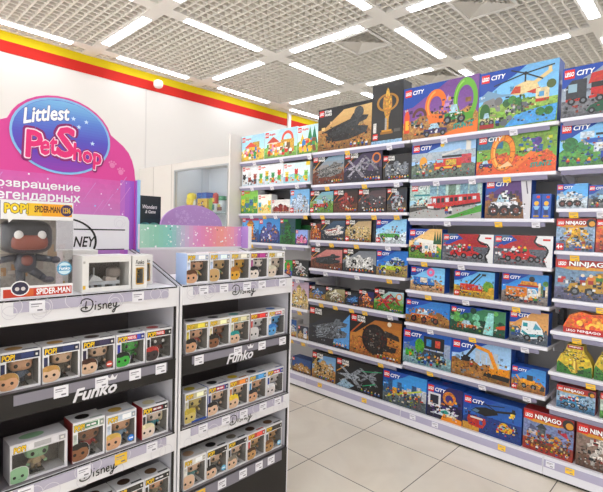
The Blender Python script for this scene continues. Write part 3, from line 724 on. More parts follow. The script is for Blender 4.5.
def subj(a, kind, k, R):
    col = k.get('col', '#d0d0d0')
    town = ['#c9cdd2', '#8f9aa6', '#e6d9c0', '#6f8a6a', '#b0573f', '#e0b23a', '#3f6f9c', '#2b2f35']
    if kind == 'blocks':
        sub = k['sub']; pal = ['#d8392b', '#f2c32e', '#3f9a45', '#2f7fc4', '#f08a2f', '#f6f3ea', sub, '#7a4f2f', '#e98fb0']
        if 'arch' in k:
            a.rect(.12, .25, .32, .34, '#e9ddc0', .3); a.rect(.52, .2, .4, .42, sub, .4); a.ring(.72, .62, .3, .1, k['arch'], a1=PI); a.rect(.62, .2, .18, .3, '#7a5a3a')
            a.poly([(.08, .57), (.28, .78), (.48, .57)], '#c9452f')
        elif k.get('tree'):
            for x, c in ((.25, '#f2c32e'), (.62, '#2f8a4a'), (.83, '#1f7a5a')): a.rect(x-.03, .2, .06, .2, '#7a5a3a'); a.poly([(x-.16, .34), (x, .95 if x > .5 else .74), (x+.16, .34)], c, .35)
        else:
            a.rect(.18, .25, .5, .3, sub, .5); a.rect(.5, .25, .3, .48, shade(sub, .75), .5); a.poly([(.14, .54), (.42, .74), (.7, .54)], '#e0503a')
        a.bricks(.06, .1, .86, .45, pal, 46, R, .13)
        for i in range(4): a.disc(.16+.22*i, .22, .08, R.choice(pal)); a.rect(.12+.22*i, .08, a.rx(.14), .1, R.choice(pal))
        if k.get('tabs'):
            for x in (0, .9): a.rect(x, .84, .1, .16, '#f5d021')
            a.disc(.78, .2, .1, '#d8392b'); a.disc(.62, .6, .16, '#f2c32e')
    elif kind == 'toys':
        a.rect(0, 0, 1, .3, shade(k['gnd'], .9), .2); pal = k['pal']
        for q in range(k.get('n', 4)):
            x = .14+.72*q/max(1, k.get('n', 4)-1); c = pal[q % len(pal)]; c2 = pal[(q+1) % len(pal)]; y = .3+.1*(q % 2)
            a.rect(x-a.rx(.11), y-.2, a.rx(.22), .24, c2, .3); a.disc(x, y+.14, .12, c, busy=.15); a.disc(x-a.rx(.07), y+.25, .05, c); a.disc(x+a.rx(.07), y+.25, .05, c); a.disc(x-a.rx(.04), y+.15, .022, '#1d1a18', n=8); a.disc(x+a.rx(.05), y+.15, .022, '#1d1a18', n=8)
        a.bricks(.04, .04, .9, .3, pal, 22, R, .09)
        if k.get('tabs'):
            for x in (0, .86): a.rect(x, .82, .14, .18, '#f5d021')
    elif kind == 'castle':
        top = .86 if k.get('tall') else .66
        for x, w, h in ((.15, .2, .62), (.36, .26, .85), (.64, .2, .7), (.08, .12, .4), (.82, .12, .5)):
            a.rect(x, .14, w, top*h-.1, shade(col, R.uniform(.8, 1.1)), .7); a.poly([(x-.02, top*h+.03), (x+w/2, top*h+.16), (x+w+.02, top*h+.03)], shade(col, .6), .4)
        a.bricks(.1, .12, .8, .5, [col, shade(col, .6), shade(col, 1.3), '#3a3f4a', '#f0f0ee', '#d8a03a'], 40, R, .07)
        a.figs(.08, .05, .6, 4, R)
    elif kind == 'tower':
        a.rect(.34, .12, .34, .6, col, .7); a.poly([(.28, .7), (.51, .92), (.74, .7)], shade(col, .65), .5); a.rect(.42, .3, .18, .2, shade(col, .45)); a.rect(.2, .1, .6, .12, shade(col, .7), .6)
        a.bricks(.25, .12, .5, .6, [col, shade(col, 1.4), shade(col, .5), '#2f4f8a', '#f0d05a'] if k.get('col') != '#1f7a37' else [col, shade(col, .5), '#123a20', '#3f9a55'], 30, R, .07)
    elif kind == 'ship':
        if k.get('planet'): a.poly([(.62, .1), (1, .05), (1, .95), (.86, .75), (.68, .42)], '#6fb0e6', .2)
        craft(a, .52, .46, .86, .62 if k.get('big') else .52, col if 'col' in k else '#c9cdd2', R, '#b5342a' if k.get('red') else None)
        if k.get('big') and not k.get('planet'): a.disc(.78, .78, .13, '#55595c', busy=.6); a.line((.74, .5), (.78, .7), .05, '#4a4d50')
        a.figs(.62, .03, .34, 5, R, .12)
    elif kind == 'wings':
        fighter(a, .34, .45, .6, .6, col, R); fighter(a, .72, .6, .48, .5, shade(col, .75), R)
        if 'laser' in k: a.line((.58, .72), (.98, .86), .02, k['laser']); a.line((.6, .25), (.86, .42), .025, k['laser']); a.poly([(.02, .02), (.3, .02), (.42, .16), (.2, .3)], '#a9c4d6', .5)
        else: a.disc(.86, .72, .16, '#e08f3a', n=12); a.disc(.86, .72, .11, k['bg'], n=12)
        a.figs(.55, .03, .42, 6, R, .13)
    elif kind == 'base':
        a.rect(.12, .2, .8, .42, shade(col, .7), .8); a.rect(.3, .3, .2, .22, '#2a2a2c'); a.rect(.62, .25, .2, .3, shade(col, 1.15), .5)
        for u in (.1, .42, .74): a.rect(u, .18, .1, .5, col, .7)
        a.disc(.5, .6, .14, col, busy=.6)
        a.bricks(.1, .16, .82, .5, [col, shade(col, .5), shade(col, 1.3), '#2a2c30', '#d9d9d6']+(['#b5342a', '#c9402f'] if k.get('red') else []), 55, R, .065)
        a.figs(.2, .03, .76, 8, R, .14)
    elif kind == 'mech':
        a.rect(.4, .42, .24, .28, col, .8)
        for s in (-1, 1):
            a.line((.52+s*.08, .46), (.52+s*.22, .3), .09, shade(col, .8), .7); a.line((.52+s*.22, .3), (.52+s*.2, .1), .08, shade(col, .65), .7); a.line((.52+s*.12, .64), (.52+s*.32, .52), .07, shade(col, 1.1), .7)
        a.disc(.52, .76, .09, shade(col, 1.2)); a.bricks(.22, .12, .62, .6, [col, shade(col, .5), shade(col, 1.4), '#2a2c30', '#e6e2da', '#a33a2f'], 42, R, .07)
        a.figs(.5, .04, .46, 5, R, .16)
    elif kind == 'disc':
        a.disc(.5, .44, .36, col, .33, 24, .9); a.poly([(.7, .56), (.97, .5), (.95, .62), (.7, .7)], shade(col, 1.2), .9); a.poly([(.66, .2), (.9, .22), (.92, .33), (.72, .36)], shade(col, 1.1), .9)
        a.ring(.5, .44, .36, .05, shade(col, .6)); a.disc(.5, .46, .1, shade(col, .5)); a.bricks(.26, .16, .5, .55, [shade(col, .5), shade(col, 1.6), shade(col, 2.2), '#6a3028', '#8d8780'], 80, R, .05)
        a.disc(.78, .86, .055, '#efe6d0'); a.figs(.55, .02, .42, 7, R, .1)
    elif kind == 'trophy':
        G = '#d8a437'
        a.rect(.3, .16, .4, .04, '#a87a22'); a.rect(.34, .2, .32, .03, G); a.rect(.44, .23, .12, .2, '#b9b6b0', .3); a.rect(.5, .23, .06, .2, G, .4)
        a.poly([(.46, .42), (.56, .42), (.66, .62), (.64, .78), (.38, .78), (.36, .62)], G, .6); a.ring(.51, .68, .15, .03, '#c08f2a', sx=1.4); a.poly([(.44, .78), (.58, .78), (.55, .88), (.51, .92), (.47, .88)], '#e6bb55', .4)
        a.rect(.74, .18, .2, .05, '#6a6660'); a.rect(.06, .2, .1, .16, '#e6e2dc', .3); a.rect(0, 0, 1, .06, k['gnd'], .5)
    elif kind == 'car':
        vehicle(a, .14, .16, .66, .42, col, R)
        if k.get('two'): vehicle(a, .42, .46, .5, .3, '#2f4f9c', R); a.rect(.5, .66, .3, .04, '#e6e6e6')
        a.bricks(.5, .4, .42, .34, town, 14, R, .07); a.figs(.06, .06, .3, 2, R, .2)
    elif kind == 'coaster':
        for i in range(9): a.rect(.02+.11*i, .3, .1, R.uniform(.2, .45), R.choice(town), .6)
        P = [(.12, .2), (.3, .3), (.5, .42), (.68, .5), (.9, .62)]
        for p, q in zip(P, P[1:]): a.line(p, q, .045, col)
        a.rect(.5, .08, .14, .34, '#5f6a74', .6); a.rect(.74, .06, .16, .4, '#6f6a70', .6); a.bricks(.05, .08, .9, .4, town+['#c93a2c'], 60, R, .06); a.figs(.3, .36, .5, 3, R, .16)
    elif kind == 'stunt':
        a.poly([(.5, 0), (1, 0), (1, .22), (.8, .14)], '#f08a2a')
        a.ring(.46, .58, .3, .13, col, sx=.72); a.ring(.48, .58, .28, .04, '#f8b45a', sx=.72, a0=1.8, a1=4.2); a.rect(.37, .26, .2, .16, col); a.ring(.84, .6, .38, .13, '#7fbf3f', sx=.58); a.ring(.85, .6, .36, .04, '#a8d86a', sx=.58, a0=1.8, a1=4.2); a.rect(.74, .25, .2, .12, '#6fae35'); a.poly([(.56, .5), (.62, .75), (.7, .55)], '#c9a0d0', .4); a.bricks(.5, .3, .2, .4, ['#5a3a6a', '#a87ab8', '#3a2a4a', '#d9a84a'], 22, R, .06)
        a.ring(.24, .42, .17, .06, '#7a4a3a', sx=.9, a1=PI); a.poly([(.02, .14), (.1, .14), (.1, .46), (.06, .62), (.02, .46)], '#e8622a'); a.rect(.04, .2, .05, .18, '#f5c33a')
        vehicle(a, .3, .02, .32, .24, '#4a3a7a', R); vehicle(a, .58, .2, .26, .34, '#3f9a45', R); a.bricks(.12, .2, .24, .2, town, 20, R, .05); a.text('STUNTZ', .7, .1, .25, .09, '#35b3a0', .03, .2, .03, '#1f5f5a', .03)
    elif kind == 'heli':
        a.rect(0, .3, 1, .12, '#a9c86a', .4); a.poly([(.0, .55), (.12, .68), (.3, .58), (.5, .55), (0, .5)], '#8fb0c9')
        a.poly([(.36, .02), (.98, .04), (1, .3), (.72, .26), (.5, .2)], '#5fb2e8', .3)
        a.poly([(.42, .56), (.48, .68), (.62, .74), (.74, .7), (.78, .6), (.66, .54), (.5, .52)], '#ecd9a8', .2); a.poly([(.42, .56), (.48, .67), (.55, .66), (.55, .55)], '#cf5a3a', .2); a.poly([(.62, .55), (.8, .6), (.74, .5)], '#c9452f'); a.line((.72, .68), (.92, .84), .06, '#e8d3a0'); a.rect(.88, .8, .04, .1, '#ecd9a8')
        a.rect(.595, .72, .02, .14, '#3a3d42'); a.disc(.605, .86, .03, '#2a2c30')
        for q in ((.2, .74), (.95, .92), (.42, .95), (.82, .72)): a.line((.605, .86), q, .022, '#34373c')
        a.poly([(.04, .34), (.06, .5), (.2, .54), (.28, .46), (.3, .3), (.25, .3), (.22, .38), (.12, .38), (.1, .26), (.05, .26)], '#9b9a99', .15); a.disc(.27, .47, .07, '#8a8988'); a.disc(.09, .3, .09, '#3f7a38', .16)
        a.rect(.74, .38, .16, .2, '#ead9b0', .3); a.rect(.74, .36, .16, .05, '#cf4a35'); a.rect(.78, .44, .06, .08, '#6fb0d9'); a.disc(.92, .62, .07, '#6a7a3f')
        for x, y in ((.38, .42), (.45, .46), (.52, .42), (.56, .34), (.9, .2), (.8, .2)): a.disc(x, y, .07, R.choice(['#3f8a3a', '#2f7335', '#5a9a48']), n=9, busy=.5)
        a.bricks(.34, .22, .4, .18, ['#4a4d50', '#7a7d80', '#3f7a38', '#a8763f', '#c9c9c6'], 34, R, .05); a.disc(.35, .1, .06, '#777a7d'); a.disc(.42, .16, .05, '#8a8d90')
        vehicle(a, .03, .08, .18, .22, '#d8c9a0', R); a.rect(.02, .03, .2, .07, '#b5342a'); a.figs(.22, .05, .1, 1, R, .14)
    elif kind == 'firetruck':
        a.rect(0, .5, 1, .22, '#b9c4cc', .3); a.disc(.2, .45, .12, '#efb23a', .17); a.disc(.3, .6, .08, '#c9ccd0')
        a.rect(.42, .24, .38, .28, col, .2); a.poly([(.42, .24), (.38, .24), (.38, .4), (.44, .52), (.5, .52)], col); a.rect(.56, .34, .16, .15, '#d9b84a', .5); a.rect(.4, .26, .4, .05, '#f0c23a'); a.rect(.42, .42, .1, .08, '#a8d0e0'); a.rect(.5, .54, .3, .06, '#3a3d42'); a.line((.5, .62), (.78, .74), .05, '#d9d9d6')
        a.rect(.8, .36, .14, .24, '#cf4a5a', .4); a.disc(.5, .9, .06, '#f5d23a')
        for u in (.5, .7): a.wheel(u, .24, .07)
        a.bricks(.12, .15, .3, .3, town, 26, R, .05); a.figs(.06, .08, .2, 2, R, .16); a.poly([(.86, .7), (.93, .7), (.93, .92), (.86, .96)], '#e6e2da')
    elif kind == 'loop':
        a.rect(0, .55, 1, .35, '#8fb04a', .5); a.poly([(0, 0), (1, 0), (1, .2), (.6, .3), (.2, .22)], '#e8702a', .15); a.rect(0, .62, .35, .3, '#2f7f9c', .4)
        a.ring(.35, .52, .44, .16, col, sx=.64, busy=.2); a.ring(.38, .52, .42, .05, '#fbc66a', sx=.64, a0=1.7, a1=4.4); a.ring(.35, .52, .45, .02, '#b85f18', sx=.65); a.ring(.35, .52, .29, .02, '#b85f18', sx=.62)
        for q in range(9): a.line((.35+a.rx(.29)*.62*math.cos(q*.7), .52+.29*math.sin(q*.7)), (.35+a.rx(.44)*.64*math.cos(q*.7), .52+.44*math.sin(q*.7)), .02, '#c9762a')
        a.poly([(.42, .1), (.5, .1), (.78, .48), (.7, .5)], '#ee8a3a'); a.rect(.72, .48, .08, .3, '#8a5ab0', .5); a.disc(.78, .72, .09, '#6a4aa0', busy=.5); a.poly([(.28, .14), (.42, .3), (.48, .2)], '#f5cfa0')
        a.bricks(.55, .45, .4, .4, ['#3f8a3a', '#6a4aa0', '#2f6fa8', '#d9d92f', '#c9c9c6'], 36, R, .06); vehicle(a, .04, .16, .18, .2, '#4a3a8a', R); a.text('STUNTZ', .7, .12, .25, .1, '#35b3a0', .03, .2, .03, '#1f5f5a', .03)
    elif kind == 'train':
        a.rect(0, .5, 1, .45, '#bcd3cc', .6)
        for x in (.3, .42, .56, .72, .84): a.rect(x, .62, .1, .3, R.choice(['#8fb4c4', '#cfdcdc', '#7f9a8a']), .5)
        a.rect(0, 0, 1, .3, '#b9b8b4', .1); a.poly([(.0, .3), (.0, .16), (.34, .3), (.4, .36)], '#5a5650', .4); a.poly([(.62, 0), (1, .18), (1, .36), (.5, 0)], '#5fae45', .2)
        a.poly([(.25, .32), (.27, .5), (.33, .6), (.97, .66), (.99, .44), (.42, .28)], col, .25); a.poly([(.25, .32), (.42, .28), (.99, .44), (.99, .39), (.4, .22), (.26, .26)], '#3a3634', .4)
        for i in range(10): u = .345+.06*i; a.poly([(u, .41+.010*i), (u+.044, .415+.010*i), (u+.044, .55+.004*i), (u, .545+.004*i)], '#26292e' if i % 3 else '#d6dfe2', .3)
        a.poly([(.26, .40), (.275, .52), (.33, .56), (.33, .40)], '#cfd6d8', .3); a.poly([(.28, .28), (.36, .27), (.36, .33), (.27, .34)], '#eceae6'); a.rect(.06, .34, .2, .05, '#4a5a60', .4); a.rect(.08, .4, .18, .24, '#bfe0dc', .6); a.rect(.06, .62, .24, .05, '#3f9aa0'); a.figs(.52, .12, .1, 2, R, .2); a.bricks(.05, .3, .24, .3, town, 22, R, .05)
    elif kind == 'rover':
        a.bricks(.05, .35, .9, .3, [k['gnd'], shade(k['gnd'], .7), shade(k['bg'], .7)], 18, R, .14)
        vehicle(a, .12, .16, .62, .44, col, R)
        for u in (.2, .44, .7): a.wheel(u, .2, .135, '#8a4a3a')
        if k.get('strip'): a.poly([(.87, 0), (1, 0), (1, 1), (.77, 1)], '#dcd9dc'); a.line((.93, .6), (.89, .9), .03, '#7a7480')
        a.bricks(.3, .45, .4, .25, ['#f2f2f0', '#8d9196', '#2f3338', col], 24, R, .07)
    elif kind == 'fig':
        a.rect(0, 0, 1, 1, k['bg']); a.rect(.34, .36, .32, .16, '#e6c23a'); a.disc(.5, .62, .09, '#f2c230'); a.rect(.3, .16, .4, .2, '#2a4f8a', .5); a.poly([(.15, .5), (.85, .5), (.66, .36), (.34, .36)], '#9fd0f0'); a.rect(.5, .82, .34, .1, '#d8392b'); a.rect(.2, .06, .6, .08, '#c9a23a', .5)
    elif kind == 'racer':
        if k.get('swirl'): a.rect(0, .3, 1, .25, '#6f747e', .5); a.poly([(.3, 1), (.8, 1), (.8, .62), (.6, .56)], '#b5202a', .3); a.poly([(.0, .6), (.3, 1), (0, 1)], '#5f7f9c', .3)
        a.bricks(.02, .3, .6, .3, ['#a8a8ac', '#c93a3a', '#6a6a70', '#e6e6e6'], 24, R, .08)
        a.poly([(.16, .26), (.2, .4), (.36, .44), (.44, .62), (.6, .6), (.64, .4), (.78, .3), (.78, .22), (.2, .2)], col, .25); a.rect(.12, .16, .12, .06, '#23262a'); a.poly([(.5, .66), (.76, .74), (.76, .66), (.56, .6)], shade(col, .7))
        for u in (.26, .44, .66, .76): a.wheel(u, .22, .1)
        a.figs(.3, .4, .3, 3, R, .24); a.bricks(.2, .22, .5, .3, [col, '#e6e6e6', '#2a2c30'], 20, R, .06)
        if k.get('swirl'):
            a.poly([(.74, 1), (1, 1), (1, 0), (.92, 0), (.86, .3), (.92, .5), (.84, .7), (.72, .78)], '#ececec')
            P = [(.74, .98), (.7, .8), (.78, .66), (.88, .66), (.93, .52), (.9, .36), (.85, .24), (.88, .08)]
            for p, q in zip(P, P[1:]): a.line(p, q, .055, '#17181a')
            a.rect(.84, .84, .12, .06, '#d8392b')
    elif kind == 'truck':
        if k.get('camp'):
            vehicle(a, .06, .2, .4, .42, col, R); a.rect(.42, .2, .44, .34, '#eeeae2', .25); a.rect(.5, .34, .1, .1, '#7fb0c4'); a.poly([(.2, .55), (.8, .5), (.86, .6), (.3, .68)], '#f5f2ec'); a.wheel(.66, .2, .07)
            for x in (.8, .88, .95): a.poly([(x-.05, .5), (x, .95), (x+.05, .5)], '#3f6f45', .4)
            a.figs(.5, .08, .45, 4, R, .2, ('#f2c230',))
        elif k.get('donut'):
            lorry(a, .1, .18, .62, .46, col, R, col); a.ring(.6, .8, .17, .1, '#ee7fae'); a.rect(.3, .36, .2, .2, '#e6dcc9', .4); a.figs(.76, .1, .2, 2, R, .22)
        elif k.get('stall'):
            lorry(a, .1, .12, .7, .5, '#e6e6e4', R, col); a.poly([(.4, .62), (.44, .76), (.76, .76), (.8, .62)], '#d9a03a', .5); a.rect(.36, .58, .48, .06, '#b8382c'); a.disc(.66, .84, .09, '#3a3d42'); a.figs(.4, .06, .4, 4, R, .22)
            for i in range(4): a.rect(.8+.05*i, .3, .05, R.uniform(.2, .45), R.choice(town), .5)
            a.disc(.95, .72, .09, '#5f9a48', busy=.5)
        elif k.get('amb'):
            a.poly([(.3, .3), (.34, .7), (.7, .72), (.86, .48), (.9, .24), (.5, .14)], col, .1); a.poly([(.62, .46), (.68, .66), (.84, .48)], '#5fb0c4'); a.poly([(.32, .34), (.5, .2), (.88, .26), (.88, .34), (.5, .3), (.32, .42)], '#2fa8b0', .3); a.rect(.36, .52, .12, .12, '#2fa8b0'); a.wheel(.48, .18, .1); a.wheel(.82, .22, .09); a.figs(.04, .2, .24, 2, R, .24)
    elif kind == 'ladder':
        lorry(a, .16, .14, .56, .42, col, R, col); a.rect(.2, .2, .5, .05, '#e6c23a'); a.line((.4, .5), (.66, .92), .06, '#3a3d42'); a.line((.5, .5), (.74, .9), .03, '#3a3d42'); a.rect(.7, .84, .1, .08, '#4a4d52'); a.disc(.86, .45, .2, '#7fae45', busy=.5); a.disc(.94, .3, .14, '#e0b23a', busy=.4)
    elif kind == 'jungle':
        for _ in range(26): a.disc(R.random(), R.uniform(.3, .9), R.uniform(.06, .16), R.choice(['#2f6f4a', '#4f9a5a', '#7fbf6a', '#1f5040', '#8fd0b0']), n=9, busy=.5)
        a.poly([(.62, .05), (.7, .9), (.8, .9), (.8, .05)], '#a9e0dc', .3); vehicle(a, .14, .12, .38, .36, col, R); a.poly([(.84, .4), (1, .5), (1, .35), (.86, .3)], '#d8622f'); a.bricks(.1, .1, .8, .3, ['#2f5a40', '#8fae4a', '#c9702f', '#cfd9d0'], 26, R, .06)
    elif kind == 'screen':
        for i in range(7): a.rect(.02+.14*i, .35, .12, R.uniform(.15, .4), R.choice(['#a8b4c9', '#c9d0dc', '#7f90b0']), .3)
        a.rect(.44, .52, .42, .36, '#1c1f24'); a.rect(.5, .6, .1, .2, '#3f9ad0', .4); a.rect(.68, .6, .1, .2, '#d85a3a', .4); a.rect(.44, .24, .42, .24, '#4a5058', .5); lorry(a, .3, .12, .6, .36, col, R, '#5a6068'); a.disc(.36, .56, .15, '#5fae3a', .22, busy=.6); a.rect(.06, .22, .18, .2, '#5fbf3a', .5); a.bricks(.1, .15, .84, .3, town+['#d8622f', '#3f9ad0'], 44, R, .05); a.figs(.3, .05, .5, 4, R, .18)
    elif kind == 'excavator':
        for i in range(4): a.rect(.42+.1*i, .45, .08, R.uniform(.15, .35), '#c4d0dc', .2)
        a.poly([(.56, .14), (.98, .1), (1, .22), (.6, .26)], '#2b2c2f', .3); a.rect(.66, .24, .32, .18, col, .3); a.rect(.68, .38, .14, .16, '#d9d2b8', .2); a.line((.78, .36), (.66, .8), .1, col, .2); a.line((.66, .8), (.4, .9), .09, col, .2); a.line((.42, .9), (.26, .56), .06, '#33363a'); a.poly([(.16, .42), (.32, .44), (.34, .56), (.22, .6)], '#2b2e33')
        a.bricks(.02, .05, .55, .2, [k['gnd'], shade(k['gnd'], .7), shade(k['gnd'], 1.2), '#8a8d90'], 36, R, .07); a.figs(.3, .3, .12, 1, R, .16)
    elif kind == 'digger':
        a.rect(.3, .3, .4, .22, col, .3); a.rect(.46, .48, .18, .22, '#4a4d50'); a.wheel(.38, .24, .11); a.wheel(.66, .24, .11); a.line((.68, .44), (.9, .3), .07, col); a.poly([(.84, .16), (.98, .16), (.98, .34), (.88, .34)], '#4a4d50'); a.line((.3, .4), (.14, .62), .06, col); a.figs(.06, .1, .16, 1, R, .24); a.bricks(.1, .06, .8, .14, [k['gnd'], shade(k['gnd'], .7)], 16, R, .08)
    elif kind == 'spacebase':
        a.rect(.04, .34, .36, .4, '#e6e6ea', .2); a.rect(.1, .42, .24, .26, '#2b2f4a', .6); a.disc(.64, .68, .2, '#e0923a', busy=.5); a.disc(.64, .66, .12, '#5a3f8a'); a.poly([(.14, .14), (.5, .34), (.92, .28), (.7, .12)], col, .3); a.poly([(.36, .24), (.56, .32), (.66, .24), (.5, .18)], '#2fa89a'); a.poly([(.42, .0), (1, .0), (1, .14), (.5, .2)], '#f2a22a'); a.rect(.55, .14, .3, .05, '#f5e6b8', .5); a.figs(.6, .42, .3, 2, R, .22); a.bricks(.06, .12, .86, .4, ['#3a3f6a', '#8a5ab0', '#e6e6ea', '#e0923a', '#20244a'], 40, R, .05)
    elif kind == 'airsea':
        a.rect(.3, .0, .7, .5, '#1f4f96', .35); a.rect(0, 0, .3, .2, '#d9a84a', .3); a.poly([(.14, .56), (.22, .68), (.4, .76), (.58, .74), (.62, .64), (.4, .5)], '#23262b', .4); a.poly([(.16, .57), (.22, .65), (.3, .62), (.26, .55)], '#6f8fa8'); a.line((.54, .7), (.9, .82), .06, '#2b2e33'); a.rect(.84, .76, .05, .14, '#2b2e33'); a.line((.12, .76), (.72, .9), .025, '#2b2e33'); a.line((.3, .92), (.56, .74), .025, '#2b2e33')
        a.poly([(.08, .3), (.12, .14), (.36, .12), (.42, .3), (.4, .42), (.1, .42)], col, .3); a.rect(.14, .36, .22, .05, '#e6e2da'); a.rect(.3, .22, .06, .12, '#3f6fb0'); a.disc(.72, .34, .13, '#f0c92a', busy=.3); a.disc(.8, .3, .09, '#f0c92a'); a.disc(.7, .34, .06, '#9fd0e0'); a.line((.6, .24), (.7, .3), .05, '#d8392b'); a.wheel(.9, .4, .05); a.bricks(.76, .64, .18, .14, ['#f5d23a', '#ffe680'], 12, R, .05)
        a.bricks(.55, .15, .4, .3, ['#f0c92a', '#2a2c30', '#d8392b', '#cfe0e6'], 26, R, .05)
    elif kind == 'temple':
        a.rect(.3, .42, .16, .2, '#6a7078', .6); a.poly([(.26, .6), (.38, .74), (.5, .6)], '#4a5058'); a.poly([(.08, .5), (.2, .64), (.32, .5)], '#6a7090'); a.rect(.12, .4, .16, .12, '#c9c4d0', .4); a.disc(.68, .38, .11, '#e0a82f'); a.disc(.68, .38, .05, '#b5342a'); a.poly([(.72, .6), (.92, .5), (.86, .66)], '#c9394a', .4); a.rect(.1, .16, .8, .08, '#8a5a35', .5); a.rect(0, 0, 1, .12, '#b0342a', .4)
        a.bricks(.06, .14, .88, .4, ['#c93a2c', '#d9c49a', '#6a4a35', '#7f8a9a', '#e0a82f', '#3f6a7a'], 70, R, .05); a.figs(.06, .05, .88, 9, R, .11)
    elif kind == 'carrier':
        a.poly([(.06, .34), (.06, .62), (.14, .74), (.34, .74), (.34, .34)], '#4a4d52', .3); a.rect(.09, .5, .12, .16, '#a9c4d0'); a.poly([(.36, .62), (1, .72), (1, .9), (.4, .82)], col, .2); a.rect(.4, .4, .6, .14, col, .2); a.rect(.4, .54, .6, .1, '#33302f', .4); a.line((.38, .36), (1, .44), .05, col); a.rect(.06, .32, .28, .05, col)
        for u in (.14, .3, .52, .62): a.wheel(u, .32, .07)
        a.poly([(.34, .1), (.4, .2), (.56, .28), (.76, .2), (.8, .1), (.5, .06)], '#1f6a4a', .4); a.wheel(.42, .1, .06); a.wheel(.72, .12, .07, '#e0b23a')
    elif kind == 'police':
        a.rect(.5, .3, .5, .26, '#dfe6ea', .4); a.rect(.3, .62, .2, .14, '#cfdce6', .4); a.rect(.36, .5, .3, .1, '#2f6fc0'); a.rect(.52, .66, .3, .05, '#3a3d42'); a.disc(.16, .5, .16, '#3f8a4a', busy=.5); a.disc(.34, .44, .12, '#4f9a5a', busy=.5); a.poly([(.6, .12), (.6, .36), (.9, .44), (1, .4), (1, .12)], '#2f5fb0', .4); a.wheel(.66, .12, .07); a.wheel(.9, .14, .07); a.bricks(.3, .3, .6, .35, town, 34, R, .05); a.figs(.06, .06, .46, 3, R, .13)
    elif kind == 'figs2':
        a.rect(.55, .1, .3, .6, '#e6e6ea', .3); a.disc(.7, .7, .2, '#b9c0cc'); a.rect(.6, .45, .2, .08, '#2f5fb0'); a.disc(.25, .3, .16, '#d9b98a', .3, busy=.5); a.rect(.78, .55, .1, .12, '#c9342c')
    elif kind == 'flames':
        a.poly([(0, .02), (1, .02), (1, .5), (.94, .88), (.7, .98), (.5, .9), (.3, .98), (.1, .78), (0, .3)], '#ee7a22', .5)
        for _ in range(22):
            x = R.uniform(.1, .88); a.disc(x, R.uniform(.32, .72), R.uniform(.08, .16), R.choice(['#f5a02a', '#e8622a', '#ffcf5a', '#c9452f']), n=9, busy=.4)
        a.rect(0, 0, 1, .25, k['gnd'], .1); a.text('LEGO', .06, .06, .16, .1, '#ffffff'); a.text('NINJAGO', .26, .05, .4, .13, '#ffffff', .03); a.rect(.72, .03, .12, .18, '#e0b23a', .5); a.rect(.86, .03, .1, .18, '#2f6fb0', .5)
    elif kind == 'wings2':
        a.poly([(.06, .4), (.1, .62), (.24, .8), (.28, 1), (.72, 1), (.76, .8), (.9, .62), (.95, .4), (.8, .2), (.2, .2)], k['bg'], .5)
        a.poly([(0, .0), (1, 0), (1, .1), (.97, .36), (.7, .22), (.56, .06), (.44, .06), (.28, .24), (.04, .4), (0, .3)], k['gnd'], .35)
        a.poly([(.4, .1), (.6, .1), (.56, .62), (.44, .62)], '#c9a52a', .5); a.poly([(.46, .12), (.54, .12), (.52, .5), (.48, .5)], '#f6e27a'); a.rect(.28, .87, .44, .11, '#b02f28', .3); a.text('NINJAGO', .34, .895, .32, .06, '#ffffff', .02)
        a.bricks(.16, .46, .68, .36, ['#f3dc5a', '#c9a52a', '#efe8b8', '#8a9a3a', '#5a4a1a', '#2f3a1a'], 70, R, .045, .4)
        a.bricks(.04, .04, .92, .3, ['#2f6a2a', '#5fa04a', '#1f4a22'], 40, R, .05, .4)

